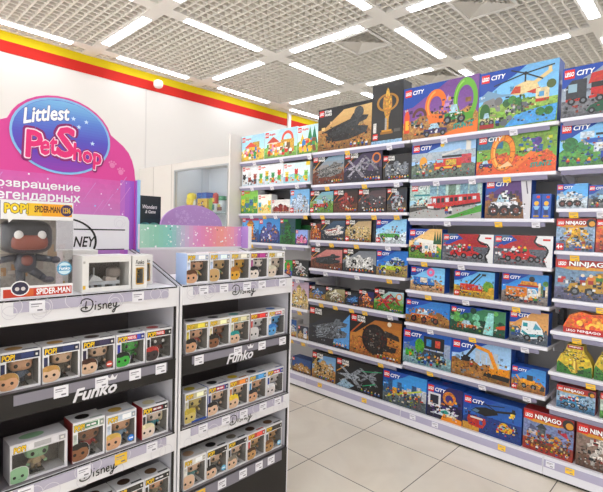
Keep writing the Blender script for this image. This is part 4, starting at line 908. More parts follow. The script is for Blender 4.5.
LAY = [0]
def logo(x, y, s, t):
    """red maker's tile, lettered, as a film on the front of a box"""
    a = Art(s, s, LAY[0], x, y); a.rect(0, 0, 1, 1, '#dd2118'); a.text('LEGO', .07, .27, .86, .44, '#ffffff', .035, .18, .035, '#201512')
    a.build('maker_tile', M_INK, t)
def title(t, word, x, y, w, h, col, shear=0, bold=.03, rim=None, rimcol='#000000'):
    a = Art(w, h, LAY[0]-.0002, x, y); a.text(word, 0, 0, 1, 1, col, bold, shear, rim, rimcol); a.build('title_lettering', M_INK, t)
NAMES = {'city': 'vehicle_set_box', 'sw': 'space_set_box', 'ninja': 'warrior_set_box', 'duplo': 'toddler_block_box', 'blister': 'flame_pack', 'pack': 'stepped_pack'}
SHELFBOX = []
def set_box(i, row, x0, x1, h, d, theme, kind, k, label):
    above = [v for q, v in Z.items() if q[0] == row[0] and v > Z[row]]
    if above: h = min(h, min(above)-Z[row]-.026)
    w = x1-x0; R = random.Random(100+i); z = Z[row]; d = max(d, .08)
    edge = k.get('edge') or {'city': '#1c4fa8', 'sw': '#17181c', 'ninja': '#8f1f1a', 'duplo': '#e9ecec', 'disney': '#3f6fa8', 'green': '#1f5f3a', 'dark': '#1c1a18', 'slim': '#1b5cae', 'plain': '#c9c4c0', 'blister': '#e8741f', 'pack': '#cdb43a'}[theme]
    m = MB()
    if theme == 'pack': m.prism([(0, 0), (w, 0), (w, h*.38), (w*.9, h*.62), (w*.76, h*.8), (w*.72, h), (w*.28, h), (w*.24, h*.8), (w*.1, h*.62), (0, h*.38)], 0, d, edge)
    elif theme == 'blister': m.prism([(0, 0), (w, 0), (w, h*.5), (w*.94, h*.9), (w*.7, h), (w*.5, h*.92), (w*.3, h), (w*.1, h*.8), (0, h*.3)], 0, d, edge)
    else: m.box(0, w, 0, d, 0, h, edge)
    o = m.build(NAMES.get(theme, 'toy_set_box'), M_INK, loc=(x0, 2.975, z), rz=0)
    tag(o, label, 'toy box', 'set boxes on the shelving wall')
    SHELFBOX.append((row, x0, x1, label, o))
    a = Art(w, h); a.TONE = 1.3 if theme != 'duplo' else 1.0
    if theme not in ('slim', 'pack', 'blister', 'dark'): scenery(a, k, R)
    if theme == 'dark': a.grad(['#1f1d1c', k['bg'], '#3a3632'], 0, 1, 5)
    if theme == 'sw':
        a.poly([(0, 1), (1, 1), (1, .93), (.5, .9), (.3, .7), (.12, .52), (0, .5)], '#191a1e', .1)
        if not k.get('big'): a.line((.02, .5), (.26, .82), .035, R.choice(['#d9a03a', '#c9702f', '#c9b23a']))
    if theme == 'city': a.poly([(0, 1), (.62, 1), (.46, .86), (.3, .76), (.14, .62), (0, .6)], '#1f5fb8', .05)
    if theme == 'ninja': a.rect(0, .3, 1, .5, k.get('bg2', k['bg']), .4)
    if theme not in ('slim', 'pack', 'blister', 'dark', 'duplo'):
        c0 = k.get('col', '#c9c9c9')
        a.bricks(.04, .04, .92, .5, [shade(k['gnd'], .3), shade(k['gnd'], .5), shade(k['gnd'], .75), '#1d1f22', shade(c0, .5), shade(k['bg'], .5)], 46, R, .055, .6)
        a.bricks(.0, .4, 1, .3, [shade(k['bg'], .7), shade(k['bg'], .5), shade(k['gnd'], .6), shade(k['bg'], 1.25)], 12, R, .07, .5)
    subj(a, kind, k, R)
    if theme not in ('slim', 'pack', 'blister', 'dark', 'duplo'):
        c0 = k.get('col', '#c9c9c9')
        a.bricks(.08, .05, .84, .42, [shade(k['gnd'], .35), '#1d1f22', '#2b2f36', shade(c0, .45), shade(c0, .7), shade(c0, 1.2), shade(k['gnd'], .6)], 44, R, .03, .5)
    if theme == 'ninja':
        a.rect(0, .76, 1, .24, '#bd2a22', .06); a.poly([(.04, .76), (.2, .72), (.7, .73), (.84, .78), (.6, .79), (.2, .8)], '#e0a83a', .2); a.disc(.9, .86, .13, '#2a2a2c', busy=.5); a.disc(.92, .84, .08, '#e0a82f')
    if theme == 'duplo': a.poly([(0, 1), (.5, 1), (.4, .78), (0, .74)], shade(k['bg'], 1.2))
    if theme == 'disney': a.rect(0, .84, 1, .16, '#b8347a' if 'tall' not in k else k['bg'], .1)
    if theme == 'green': a.rect(.02, .86, .5, .08, '#3fae4a', .3)
    if k.get('badge'): a.rect(.02, .03, a.rx(.2), .2, '#d8241c'); a.text('4+', .03, .07, a.rx(.16), .12, '#ffffff', .03)
    elif theme == 'city': a.text('6+', .03, .55 if w > .25 else .52, a.rx(.07), .045, '#e6eef6', .02)
    LAY[0] = a.y-(a.k+4)*a.STEP; a.build('cover_picture', M_INK, o)
    s = min(.052, h*.19, w*.18)
    if theme in ('pack', 'blister', 'slim'): return
    if theme == 'dark': logo(w*.05, h*.08, s*.9, o); return
    TP = h*.955
    logo(w*.03, TP-s, s, o)
    if theme == 'city': title(o, 'CITY', w*.03+s*1.2, TP-s*.78, s*1.7, s*.55, '#ffffff', .18, .025)
    if theme == 'sw':
        title(o, 'STAR', w*.03+s*1.15, TP-s*.47, s*1.5, s*.42, '#f4f2ee', 0, .04); title(o, 'WARS', w*.03+s*1.15, TP-s*.97, s*1.5, s*.42, '#f4f2ee', 0, .04)
    if theme == 'ninja': title(o, 'NINJAGO', w*.05+s*1.1, TP-s*.9, min(w*.52, h*.95), s*.72, '#ffffff', 0, .03, .03, '#4a0f0c')
    if theme == 'duplo': title(o, 'duplo', w*.03+s*1.15, TP-s*.8, s*1.7, s*.6, '#e0452f', 0, .04)
for i, rec in enumerate(SET_BOXES): set_box(i, *rec)
for row, x0, x1, y, h, col, lab in PLAIN_BOXES:
    b = MB(); b.box(0, x1-x0, 0, .09, 0, h, col); o = b.build('toy_set_box', M_INK, loc=(x0, y, Z[row])); tag(o, lab, 'toy box', 'boxes standing behind others')
    a = Art(x1-x0, h); R = random.Random(int(abs(x0)*1000)); a.rect(0, 0, 1, 1, col); a.rect(.08, .86, .2, .09, '#d8241c'); a.bricks(.05, .1, .9, .7, [shade(col, 1.4), shade(col, .7), shade(col, 1.8)], 14, R, .16); a.build('cover_picture', M_INK, o)

# price cards clipped to the shelf rails
def card(w, h, col, R):
    m = MB(); m.box(-w/2, w/2, -.0016, 0, -h, 0, col)
    return m
def card_print(w, h, o):
    a = Art(w, h, -.0017, -w/2, -h)
    a.rect(.1, .68, .7, .1, '#8f8a94'); a.rect(.1, .5, .5, .08, '#a8a4ac'); a.rect(.5, .16, .34, .13, '#77727c')
    a.build('price_print', M_INK, o)
USED = {}
for row, L in SHELF_TAGS.items():
    for x, c in L:
        near = sorted((max(r[1]-x, 0, x-r[2]), abs(x-(r[1]+r[2])/2), r) for r in SHELFBOX if r[0] == row)
        r = near[0][2]
        if row[1] == '8': loc = (x, YS-.0045, .113); rot = 0; w, h = .047, .035
        else: loc = (x, YS-.0067, Z[row]-.0235); rot = .41; w, h = .047, .035
        colr = '#ffcb2e' if c == 'y' else '#eceaf0'
        o = card(w, h, colr, None).build('price_card', M_INK, loc=loc); o.rotation_euler.x = rot
        short = r[3].split(',')[0]
        words = short.split()
        key = ('yellow' if c == 'y' else 'white')+' price card under the '+' '.join(words[:9])
        USED.setdefault(key, []).append((x, o)); tag(o, key, 'price card', 'price cards on the shelf rails'); card_print(w, h, o)
for key, L in USED.items():
    if len(L) > 1:
        L.sort(key=lambda e: e[0])
        for (x, o), s in zip(L, ('left', 'right', 'far right') if len(L) < 4 else ('first', 'second', 'third', 'fourth')): o['label'] = s+' '+key

# ------------------------------------------------------------------ doll boxes and the two display stands (their fronts face +x)
XF = -1.62                                              # plane of the stand fronts
M_SWHITE = mat('stand_white', '#eceaec', .45, noise=.01)
M_SBLACK = mat('stand_black', '#1d1a19', .5)
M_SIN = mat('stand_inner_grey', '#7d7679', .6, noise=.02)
M_SIDE = mat('stand_side_lilac', '#d6d3d9', .5)
M_HOLD = mat('label_holder', '#b9b3c6', .25, coat=.4)
M_HOLDG = mat('label_holder_grey', '#86828e', .25, coat=.4)

def doll(parent, cx, cy, z, s, skin, hair, top, legs, style, eyes='#17120f'):
    """big-headed vinyl doll, body in one mesh; facing -y"""
    b = MB()
    b.box(cx-.22*s, cx+.22*s, cy-.16*s, cy+.16*s, z, z+.03*s, '#2a2a2c')
    for q in (-1, 1):
        b.blob((cx+q*.10*s, cy-.03*s, z+.07*s), (.085*s, .12*s, .05*s), .7, '#2b2523')
        b.tube((cx+q*.09*s, cy, z+.06*s), (cx+q*.075*s, cy, z+.30*s), .07*s, .08*s, legs)
        b.tube((cx+q*.13*s, cy, z+.48*s), (cx+q*.25*s, cy-.06*s, z+.33*s), .055*s, .045*s, top); b.blob((cx+q*.26*s, cy-.08*s, z+.31*s), (.055*s,)*3, 1, skin)
    b.blob((cx, cy, z+.40*s), (.17*s, .12*s, .16*s), .8, top)
    b.blob((cx, cy, z+.76*s), (.35*s, .27*s, .265*s), .62, skin, 18, 12)
    for q in (-1, 1): b.blob((cx+q*.17*s, cy-.255*s, z+.70*s), (.062*s, .03*s, .068*s), 1, eyes, 12, 8)
    b.blob((cx, cy-.27*s, z+.65*s), (.025*s, .02*s, .02*s), 1, shade(skin, .85), 8, 6)
    f = b.build('doll', M_VINYL, parent, smooth=True)
    if style != 'bald':
        h = MB(); h.blob((cx, cy+.04*s, z+.84*s), (.375*s, .285*s, .23*s), .66, hair, 18, 10)
        if style == 'long':
            h.blob((cx-.33*s, cy+.06*s, z+.62*s), (.09*s, .2*s, .26*s), .7, hair); h.blob((cx+.33*s, cy+.06*s, z+.62*s), (.09*s, .2*s, .26*s), .7, hair)
        if style == 'spiky':
            for i in range(7):
                t = -1+2*i/6; h.tube((cx+t*.3*s, cy, z+.95*s), (cx+t*.45*s, cy-.04*s, z+(1.16-.12*abs(t))*s), .1*s, .01*s, hair)
        if style == 'hat': h.lathe([(.46*s, 0), (.47*s, .03*s), (.3*s, .06*s), (.29*s, .2*s)], (cx, cy, z+.95*s), hair)
        if style == 'fringe':
            for i in range(5): h.blob((cx+(-.26+.13*i)*s, cy-.22*s, z+(.93-.02*(i % 2))*s), (.1*s, .08*s, .09*s), 1, hair)
        h.build('hair', M_VINYL, f, smooth=True)
    return f
def portrait(a, x, y, r, skin, hair, style):
    """printed head, cut off by the left edge of the card"""
    q = lambda p: [(max(.004, u), max(.004, v)) for u, v in p]
    el = lambda k, n=18: q([(x+a.rx(r*k)*math.copysign(abs(math.cos(2*PI*i/n))**.75, math.cos(2*PI*i/n)), y+r*k*.92*math.copysign(abs(math.sin(2*PI*i/n))**.75, math.sin(2*PI*i/n))) for i in range(n)])
    a.poly(el(1.06), '#d9d6d4'); a.poly(el(1.0), skin)
    if style != 'bald':
        top = [(x+a.rx(r*1.02)*math.copysign(abs(math.cos(PI-PI*i/12))**.75, math.cos(PI-PI*i/12)), y+r*.97*abs(math.sin(PI*i/12))**.75) for i in range(13)]
        if style == 'spiky': top = [(u, v+(r*.22 if i % 2 else 0)) for i, (u, v) in enumerate(top)]
        low = [(x+a.rx(r*.98), y-.05*r), (x+a.rx(r*.8), y+r*.34), (x+a.rx(r*.3), y+r*.42), (x-a.rx(r*.2), y+r*.28), (x-a.rx(r*.7), y+r*.36), (x-a.rx(r*.95), y-.15*r)]
        a.poly(q(top+low), hair, .25)
        if style == 'long': a.poly(q([(x-a.rx(r), y+.2*r), (x-a.rx(r*.7), y+.2*r), (x-a.rx(r*.75), y-r*.85), (x-a.rx(r), y-r*.7)]), hair, .2)
    a.disc(x+a.rx(r*.38), y-r*.18, r*.17, '#191412', n=12)
    a.disc(max(.004+a.rx(r*.17), x-a.rx(r*.42)), y-r*.18, r*.17, '#191412', n=12)
    a.line((x-a.rx(r*.05), y-r*.5), (x+a.rx(r*.2), y-r*.48), r*.05, shade(skin, .5))
def doll_box(label, y0, y1, z, h, d=.085, xf=-1.64, cart='#efedee', strip='#2b3a6a', word=None, block=None, wcol='#d8241c', skin='#d9a783', hair='#5a3a24', top='#6a6a70', legs='#3a3a42', style='fringe', side=None, foot=None, wide=False, eyes='#17120f', logo_word='POP!', sticker=None, dolls=1, tilt=0):
    w = y1-y0
    t = thing('boxed_doll', label, 'toy box', (xf, y0, z), PI/2+tilt, 'boxed dolls on the display stands')
    th = .0016; L, Rr, T, B = (.30*w if not wide else .12*w), w*.055, h*.25, h*.07
    if wide: L, T = w*.06, h*.245
    m = MB()
    s = side or cart
    m.box(0, th, 0, d, 0, h, s); m.box(w-th, w, 0, d, 0, h, cart); m.box(th, w-th, d-th, d, 0, h, cart)
    m.box(th, w-th, th, d-th, 0, th, cart); m.box(th, w-th, th, d-th, h-th, h, cart)
    m.box(th, L*.55, 0, th, th, h-th, cart); m.box(w-Rr, w-th, 0, th, th, h-th, cart); m.box(L*.55, w-Rr, 0, th, h-T, h-th, cart); m.box(L*.55, w-Rr, 0, th, th, B, foot or cart)
    m.build('carton', M_INK, t)
    g = MB(); g.box(L*.55, w-Rr, .0002, .0006, B, h-T); g.build('window', M_CLEAR, t)
    i = MB(); i.box(th*2, w-th*2, d-th*2.5, d-th*1.5, th, h-th, '#6b655f', .2); i.box(th*1.1, th*1.6, th*2, d-th*3, th, h-th, '#6f6a66'); i.box(w-th*1.6, w-th*1.1, th*2, d-th*3, th, h-th, '#8a8580'); i.build('inner_tray', M_INK, t)
    a = Art(w, h)
    a.rect(.03, .78, .94, .17, strip, .12)
    a.rect(.52 if not wide else .4, .80, .3, .13, shade(strip, 1.8 if not wide else .6), .1)
    if block: a.rect(.38, .81, .4, .11, wcol); a.rect(.42, .84, .12, .05, '#f0ecec'); a.rect(.57, .84, .15, .05, '#f0ecec')
    if word: a.rect(.36, .81, .34, .12, wcol); a.text(word, .385, .83, .29, .08, '#ffffff', .02)
    a.rect(.84, .80, .12, .13, shade(strip, .5)); a.rect(.87, .83, .06, .06, '#e6e2da')
    a.text(logo_word, .06, .785, .30 if not wide else .2, .14, '#f5c71e', .045, .1, .05, '#1f1a17')
    if not wide:
        a.rect(.03, .45, .1, .26, strip, .3)
        portrait(a, .20, .25, .235, skin, hair, style)
    else: portrait(a, .14, .2, .22, skin, hair, style)
    if foot: a.rect(.3, .01, .68, .06, foot)
    if sticker: a.disc(.82, .2, .1, sticker); a.disc(.82, .2, .075, shade(sticker, 1.5)); a.rect(.75, .18, .14, .035, '#ffffff')
    a.build('front_print', M_INK, t)
    c = MB(); n = 16
    c.add([(w*.42+w*.22*math.cos(2*PI*q/n), d*.5+d*.26*math.sin(2*PI*q/n), h+.0004) for q in range(n)], [tuple(range(n))], hair if style != 'bald' else skin)
    c.add([(w*.56, d*.08, h+.0003), (w*.95, d*.08, h+.0003), (w*.95, d*.2, h+.0003), (w*.56, d*.2, h+.0003)], [(0, 1, 2, 3)], strip)
    c.build('top_print', M_INK, t)
    sc = (h-T*.45)/1.12
    for q in range(dolls): doll(t, w*(.57 if not wide else .5), d*.5, .003, sc, skin, hair, top, legs, style, eyes)
    return t
SK, SKP, SKD = '#d6a27c', '#e3bd9d', '#8a5a3a'
def row(z, h, items, ys):
    for it, (a, b_) in zip(items, ys): doll_box(it[0], a, b_, z, h, **it[1])
D = dict
row(.917, .128, [
 ('boxed doll with short fair hair, leftmost on second shelf of the left stand', D(strip='#1f2a52', hair='#b98a4a', skin=SK, top='#5f6f86', legs='#3f4a5a')),
 ('boxed doll with wavy blond hair, second on second shelf of the left stand', D(strip='#1f2a52', hair='#c9964f', skin=SKP, top='#6a6252', legs='#4a4238')),
 ('boxed doll with brown hair and round red sticker, middle of the left stand', D(strip='#2a2340', hair='#4a2a1c', skin=SKP, top='#5a5550', legs='#3a3634', sticker='#b5483a')),
 ('boxed green doll with black hair on the left stand', D(strip='#2f3f9a', word='MARVEL', skin='#3fae3f', hair='#16221a', top='#2f8a35', legs='#4a3a6a', style='fringe')),
 ('boxed black and red doll beside the green doll box', D(strip='#1d1b1f', word='MARVEL', skin='#3a2f30', hair='#b9302a', top='#7a2a24', legs='#2a2224', style='cap', eyes='#e6e2de'))],
 [(.362, .480), (.486, .606), (.612, .732), (.737, .852), (.857, .970)])
row(.607, .13, [('wide white box with green-skinned doll in beige robe', D(wide=True, strip='#e3e0e2', skin='#8fb88f', hair='#8fb88f', top='#b09a78', legs='#8a765a', style='bald', cart='#dcd9dc'))], [(.392, .566)])
row(.607, .146, [('boxed brown-skinned doll in red with green and red header', D(strip='#b8c4b8', block='1', wcol='#2f7a4a', skin=SKD, hair='#1c1512', top='#b0342c', side='#7a2622'))], [(.582, .696)])
row(.607, .138, [('boxed blond doll in pale blue with small blue sticker', D(strip='#c4cfdc', hair='#d9ae52', skin=SK, top='#8fb4cf', legs='#3f5a86', sticker='#2f74c4'))], [(.702, .819)])
row(.607, .13, [('red sided doll box with pale blond doll and coloured spots', D(strip='#1d1a1e', block='1', wcol='#8f1f2a', hair='#e6d9ae', skin='#e6d0c0', top='#3f9aa8', side='#a3202a', style='long'))], [(.843, .958)])
row(.317, .126, [
 ('white doll box with brown hair print, third from right on lowest shelf, left stand', D(strip='#2a2724', hair='#5a3a24', top='#7a6a52')),
 ('white doll box with dark strip, second from right on lowest shelf, left stand', D(strip='#2a2724', hair='#4a3020', skin=SKP, top='#8a8072')),
 ('white doll box with dark strip, at right end of lowest shelf, left stand', D(strip='#2a2724', block='1', wcol='#2a2724', hair='#6a4628', skin=SK, top='#b9a98a'))],
 [(.622, .738), (.743, .855), (.858, .970)])
YR = [(1.034+.1168*i, 1.034+.1168*i+.113) for i in range(5)]
row(1.2155, .132, [
 ('pale blue sided doll box with brown-haired doll, first on top of right stand', D(strip='#c4d0e6', hair='#5f3a22', skin=SK, top='#d9c04a', side='#a9c0e3', style='fringe')),
 ('doll box with large-headed tan doll in green, second on top of right stand', D(strip='#b9c9e3', hair='#6a5a3a', skin='#c9a26a', top='#6a8f5a', legs='#e6e6ea', style='bald')),
 ('doll box with golden yellow doll, middle of the top of right stand', D(strip='#c4c0b4', hair='#b8762a', skin='#e0a832', top='#d9a02f', style='spiky')),
 ('doll box with black-haired pale doll and magenta header, top of right stand', D(strip='#9c2f7a', hair='#1a1718', skin='#e6d9cc', top='#2a2628', style='fringe')),
 ('doll box with white-haired doll, at the far end of right stand top', D(strip='#dcdacb', hair='#ded6bc', skin='#e0cdb8', top='#cfc9bd', style='long'))], YR)
YQ = [(1.036+.1188*i, 1.036+.1188*i+.115) for i in range(5)]
row(.917, .132, [
 ('doll box with black-haired doll in red, first on second shelf of right stand', D(strip='#c9b43a', hair='#17130f', skin=SK, top='#a83a2c', style='fringe')),
 ('doll box with black spiky-haired doll, second on second shelf of right stand', D(strip='#d9c99a', hair='#1c1613', skin=SKD, top='#8a3a2a', style='spiky')),
 ('doll box with teal-haired doll on right stand', D(strip='#b9b490', hair='#1f9a96', skin=SKP, top='#4a5a52', style='fringe')),
 ('maroon sided doll box with bald white doll on right stand', D(strip='#c9302a', hair='#cfcacb', skin='#d6d2d0', top='#8a7f8a', side='#7a2a3a', style='bald')),
 ('doll box with bright blue doll and red lettered header on right stand', D(strip='#e3dedc', block='1', hair='#2f7fd0', skin='#5fa8e0', top='#2f6fc0', style='hat'))], YQ)
row(.607, .138, [
 ('blue based doll box with pale yellow doll, third shelf of right stand', D(strip='#c9c4a4', hair='#c9b03a', skin='#d6c070', top='#b9a04a', foot='#2a52a8', cart='#e6e6ea', style='spiky')),
 ('red and white doll box with black-haired doll, third shelf of right stand', D(strip='#3a3f7a', block='1', wcol='#c9302a', hair='#191517', skin=SKP, top='#4a4f5a', side='#2a4fa0')),
 ('doll box with bright yellow spiky-haired doll, third shelf of right stand', D(strip='#c4742a', hair='#f2cf2a', skin=SKP, top='#3a3f46', style='spiky')),
 ('doll box with dark headband doll, fourth on third shelf of right stand', D(strip='#3f86b8', hair='#1f1c22', skin=SK, top='#4f5a48', style='fringe')),
 ('doll box with white-hatted doll, far end of third shelf of right stand', D(strip='#2f4f9c', block='1', hair='#e3e2e4', skin='#d9cfcc', top='#c4c4cc', style='hat'))], YQ)
row(.3165, .136, [
 ('white doll box with teal and skin coloured doll, first on lowest shelf of right stand', D(strip='#e6e2da', hair='#8a6a4a', skin=SKP, top='#4a8f8f', style='bald')),
 ('white doll box with black hatted doll and round blue sticker on right stand', D(strip='#1f1d20', hair='#1d1a1a', skin=SKP, top='#8a8478', style='hat', sticker='#5fa8c9')),
 ('white doll box with grey-bearded look, middle of lowest shelf of right stand', D(strip='#1f1d20', hair='#8a7f70', skin=SKP, top='#7a7064', style='fringe')),
 ('white doll box with red header strip and tan doll on lowest shelf of right stand', D(strip='#c9443a', hair='#4a2f1c', skin='#c99a62', top='#8a7a3a', style='fringe')),
 ('white doll box with brown doll and blue sticker, far end of lowest right shelf', D(strip='#2a2724', hair='#7a522e', skin='#b98a52', top='#8a6a42', style='fringe', sticker='#7fb8d6'))], YQ)
# tall clear box with a large dark doll
def tall_box():
    y0, y1, h, d = .366, .580, .318, .17; w = y1-y0; z = 1.2155
    t = thing('boxed_doll', 'tall clear fronted box with a large dark doll and yellow header', 'toy box', (-1.64, y0, z), PI/2, 'boxed dolls on the display stands')
    m = MB(); th = .002
    m.box(0, w, 0, d, 0, .003, '#e6e4e6'); m.box(0, w, 0, d, h-.003, h, '#efedec'); m.box(0, w, d-th, d, .003, h-.003, '#cfcac4')
    m.box(0, w, 0, th, .003, .040, '#f0eeee'); m.box(0, w, 0, th, h-.062, h-.003, '#f0eeee'); m.box(w-th, w, th, d-th, h-.062, h-.003, '#f0eeee'); m.box(0, th, th, d-th, h-.062, h-.003, '#4a3f7a'); m.build('carton', M_INK, t)
    g = MB(); g.box(.0, w, .0002, .0008, .040, h-.062); g.box(w-.0008, w, .0008, d-.003, .003, h-.062); g.box(0, .0008, .0008, d-.003, .003, h-.062); g.build('window', M_CLEAR, t)
    b = MB(); b.box(.004, w-.004, d-.006, d-.004, .004, h-.004, '#b5aca2', .25); R = random.Random(4)
    for _ in range(26):
        x = R.uniform(.02, w-.03); q = R.uniform(.05, h*.6); b.box(x, x+R.uniform(.01, .035), d-.0075+R.random()*.0008, d-.006, q, q+R.uniform(.01, .04), R.choice(['#c9a98a', '#b98a5a', '#a89a90', '#d0c4b8', '#9aa0a8']))
    b.build('inner_backing', M_INK, t)
    a = Art(w, h)
    a.rect(.34, .845, .64, .13, '#f0a81e'); a.rect(.34, .845, .2, .13, '#f2c52a'); a.text('SPIDER-MAN', .44, .885, .36, .065, '#241a18', .02, 0, .012, '#c9301f'); a.disc(.90, .912, .062, '#3b2a5f'); a.text('1236', .845, .885, .11, .055, '#f5c71e', .03)
    a.disc(.19, .905, .1, '#f4f2f0', .085); a.poly([(.08, .85), (.2, .84), (.1, .77)], '#f4f2f0'); a.text('POP!', .05, .87, .3, .09, '#f5d01e', .045, 0, .045, '#1f1a17')
    a.rect(.03, .015, .95, .085, '#c9391f'); a.rect(.33, .02, .1, .075, '#d8622a'); a.text('SPIDER-MAN', .47, .03, .49, .06, '#ffffff', .03)
    a.disc(.25, .105, .085, '#f1efee', .078); a.disc(.25, .105, .074, '#2f2a44', .066); a.disc(.21, .1, .02, '#d9d4d0'); a.disc(.29, .1, .02, '#d9d4d0')
    a.disc(.87, .29, .076, '#4a9cc4', .076, 20); a.disc(.87, .29, .066, '#cfe6ef', .066, 20); a.rect(.775, .265, .19, .055, '#4a9cc4'); a.text('Funko', .79, .275, .16, .035, '#ffffff', .02, .2)
    a.build('front_print', M_INK, t)
    cx, cy = w*.42, d*.5
    f = MB()
    f.blob((cx, cy, .198), (.078, .062, .058), .6, '#33323a', 22, 14)
    f.blob((cx, cy-.022, .182), (.062, .046, .03), .6, '#8a4436', 18, 10)
    for q in (-1, 1):
        f.blob((cx+q*.034, cy-.06, .205), (.014, .008, .015), 1, '#e6e4e2', 12, 8)
        f.tube((cx+q*.03, cy, .128), (cx+q*.085, cy-.01, .118), .013, .010, '#3c3d48'); f.blob((cx+q*.092, cy-.012, .117), (.016, .013, .013), 1, '#4a4652')
    f.blob((cx, cy, .112), (.034, .026, .038), .8, '#3a3b46'); f.blob((cx, cy-.022, .118), (.018, .008, .018), .8, '#7a3a32')
    f.tube((cx-.014, cy, .085), (cx-.012, cy, .02), .016, .013, '#34353f'); f.blob((cx-.012, cy-.008, .014), (.017, .024, .012), .8, '#5a4a4f')
    f.tube((cx+.014, cy, .088), (cx+.045, cy-.012, .062), .016, .013, '#34353f'); f.tube((cx+.045, cy-.012, .062), (cx+.062, cy, .05), .013, .011, '#3f404c'); f.blob((cx+.07, cy-.006, .048), (.02, .014, .011), .8, '#55505c')
    f.box(cx-.05, cx+.05, cy-.04, cy+.04, .003, .008, '#9a8f86')
    f.build('doll', M_VINYL, t, smooth=True)
tall_box()
# long white windowed box with a pale toy vehicle, and the small ones by it
def window_box(label, y0, y1, h, d, xf, wl, wr, wt, wb, word=None, wcol='#2a2725', toy=True, tint='#57504b', frame=None):
    w = y1-y0; z = 1.2155
    t = thing('window_box', label, 'toy box', (xf, y0, z), PI/2, 'white boxes on top of the left stand'); th = .0016; m = MB(); c = '#eae7e2'
    m.box(0, th, 0, d, 0, h, c); m.box(w-th, w, 0, d, 0, h, c); m.box(th, w-th, d-th, d, 0, h, c); m.box(th, w-th, th, d-th, 0, th, c); m.box(th, w-th, th, d-th, h-th, h, c)
    m.box(th, wl, 0, th, th, h-th, c); m.box(wr, w-th, 0, th, th, h-th, c); m.box(wl, wr, 0, th, wt, h-th, c); m.box(wl, wr, 0, th, th, wb, c); m.build('carton', M_INK, t)
    g = MB(); g.box(wl, wr, .0002, .0007, wb, wt); g.build('window', M_CLEAR, t)
    b = MB(); b.box(th*2, w-th*2, d-th*3, d-th*2, th, h-th, tint, .2); b.build('inner_backing', M_INK, t)
    a = Art(w, h)
    if word: a.text(word, .22, .74, .56, .12, wcol, .02, .2); a.rect(.2, .69, .6, .02, '#8a8580')
    if frame: a.ring((wl+wr)/2/w, (wt+wb)/2/h, .01, .005, frame); [a.rect(*q, frame) for q in ((wl/w-.06, wb/h-.03, .06, (wt-wb)/h+.06), (wr/w, wb/h-.03, .06, (wt-wb)/h+.06), (wl/w, wt/h, (wr-wl)/w, .04), (wl/w, wb/h-.04, (wr-wl)/w, .04))]
    else: a.rect(.01, .1, .05, .1, '#e6b83a'); a.rect(.015, .8, .04, .06, '#b9b4ae')
    a.build('front_print', M_INK, t)
    if toy == 'sled':
        f = MB(); f.box(w*.2, w*.85, d*.35, d*.65, .022, .034, '#cfd3d8'); f.prism([(w*.2, .034), (w*.3, .06), (w*.42, .05), (w*.5, .036)], d*.38, d*.62, '#dfe2e6'); f.box(w*.55, w*.78, d*.38, d*.62, .034, .05, '#c4b8b0'); f.tube((w*.33, d*.5, .05), (w*.33, d*.5, .085), .003, .003, '#b9bec4')
        for q in (.22, .45, .68): f.box(w*q, w*q+.012, d*.3, d*.7, .008, .022, '#aeb4ba')
        f.blob((w*.74, d*.5, .065), (.026, .02, .022), .7, '#8a7f78'); f.build('toy_vehicle', M_VINYL, t)
    elif toy:
        doll(t, (wl+wr)/2, d*.5, wb, .06, '#c9a85a', '#a8842f', '#8a6a2a', '#5a4a2a', 'cap')
    return t
window_box('long white box with a big window showing a pale toy vehicle', .612, .790, .132, .10, -1.64, .022, .170, .108, .018, None, toy='sled')
window_box('small white window box with black lettering and gold framed window, beside the long one', .796, .856, .130, .09, -1.64, .017, .043, .078, .022, 'Funko', frame='#c9982f')
window_box('white box with a narrow gold framed window, set slightly back at the end', .875, .93, .125, .08, -1.735, .014, .041, .085, .02, 'Funko', frame='#b98a2a')
window_box('plain white window box standing behind the long box and the tall dark doll box', .60, .73, .145, .08, -1.80, .02, .11, .11, .02, None, toy=False)

# swash lettering of the strips, drawn as brush strokes in a 2.8 x 1 cell
SWASH = [[(.40, .80), (.36, .5), (.36, .2)], [(.02, .62), (.12, .88), (.45, .96), (.78, .78), (.84, .45), (.66, .14), (.32, .06), (.08, .16), (.06, .3), (.25, .38), (.5, .30)],
         [(1.02, .5), (1.0, .12)], [(1.03, .68), (1.07, .72)], [(1.42, .5), (1.26, .47), (1.24, .36), (1.40, .27), (1.36, .13), (1.18, .12)], [(1.56, .12), (1.57, .5)], [(1.57, .38), (1.70, .5), (1.80, .38), (1.80, .12)],
         [(1.96, .3), (2.14, .34), (2.10, .49), (1.97, .42), (1.95, .22), (2.05, .11), (2.18, .17)], [(2.30, .5), (2.33, .25), (2.46, .24), (2.54, .5)], [(2.56, .52), (2.48, .1), (2.36, -.18), (2.24, -.12), (2.42, .06), (2.78, .26)]]
def swash(a, x, y, s, col, t=.10):
    for st in SWASH: a.ribbon([(x+p[0]*s, y+p[1]*s) for p in st], t*s, col)
def stand_lettering(parent, kind, w, z0, h, y):
    """kind: 'swash' black on white or 'block' white on black; front plane x-z local, centred"""
    a = Art(w, h, y, -w/2, z0)
    if kind == 'swash':
        R = random.Random(int(z0*100))
        for i in range(11): a.ring(R.uniform(.03, .97), R.uniform(.15, .85), R.uniform(.22, .42), .025, '#d9d6dc')
        s = h*.62; swash(a, w*.395, h*.22, s, '#17140f', .085)
    else:
        a.text('Funko', .36, .08, .25, .52, '#e8e6ea', .03, .35, rise=.02)
        x, y0 = .56, .68
        a.poly([(x, y0), (x+.045, y0), (x+.055, y0+.2), (x+.036, y0+.09), (x+.0225, y0+.26), (x+.009, y0+.09), (x-.01, y0+.2)], '#e8e6ea')
    return a.build('lettering', M_BOARD, parent)
STRIPS = {1: (1.134, 1.2145, 'white'), 2: (.834, .9160, 'black'), 3: (.527, .6060, 'white')}
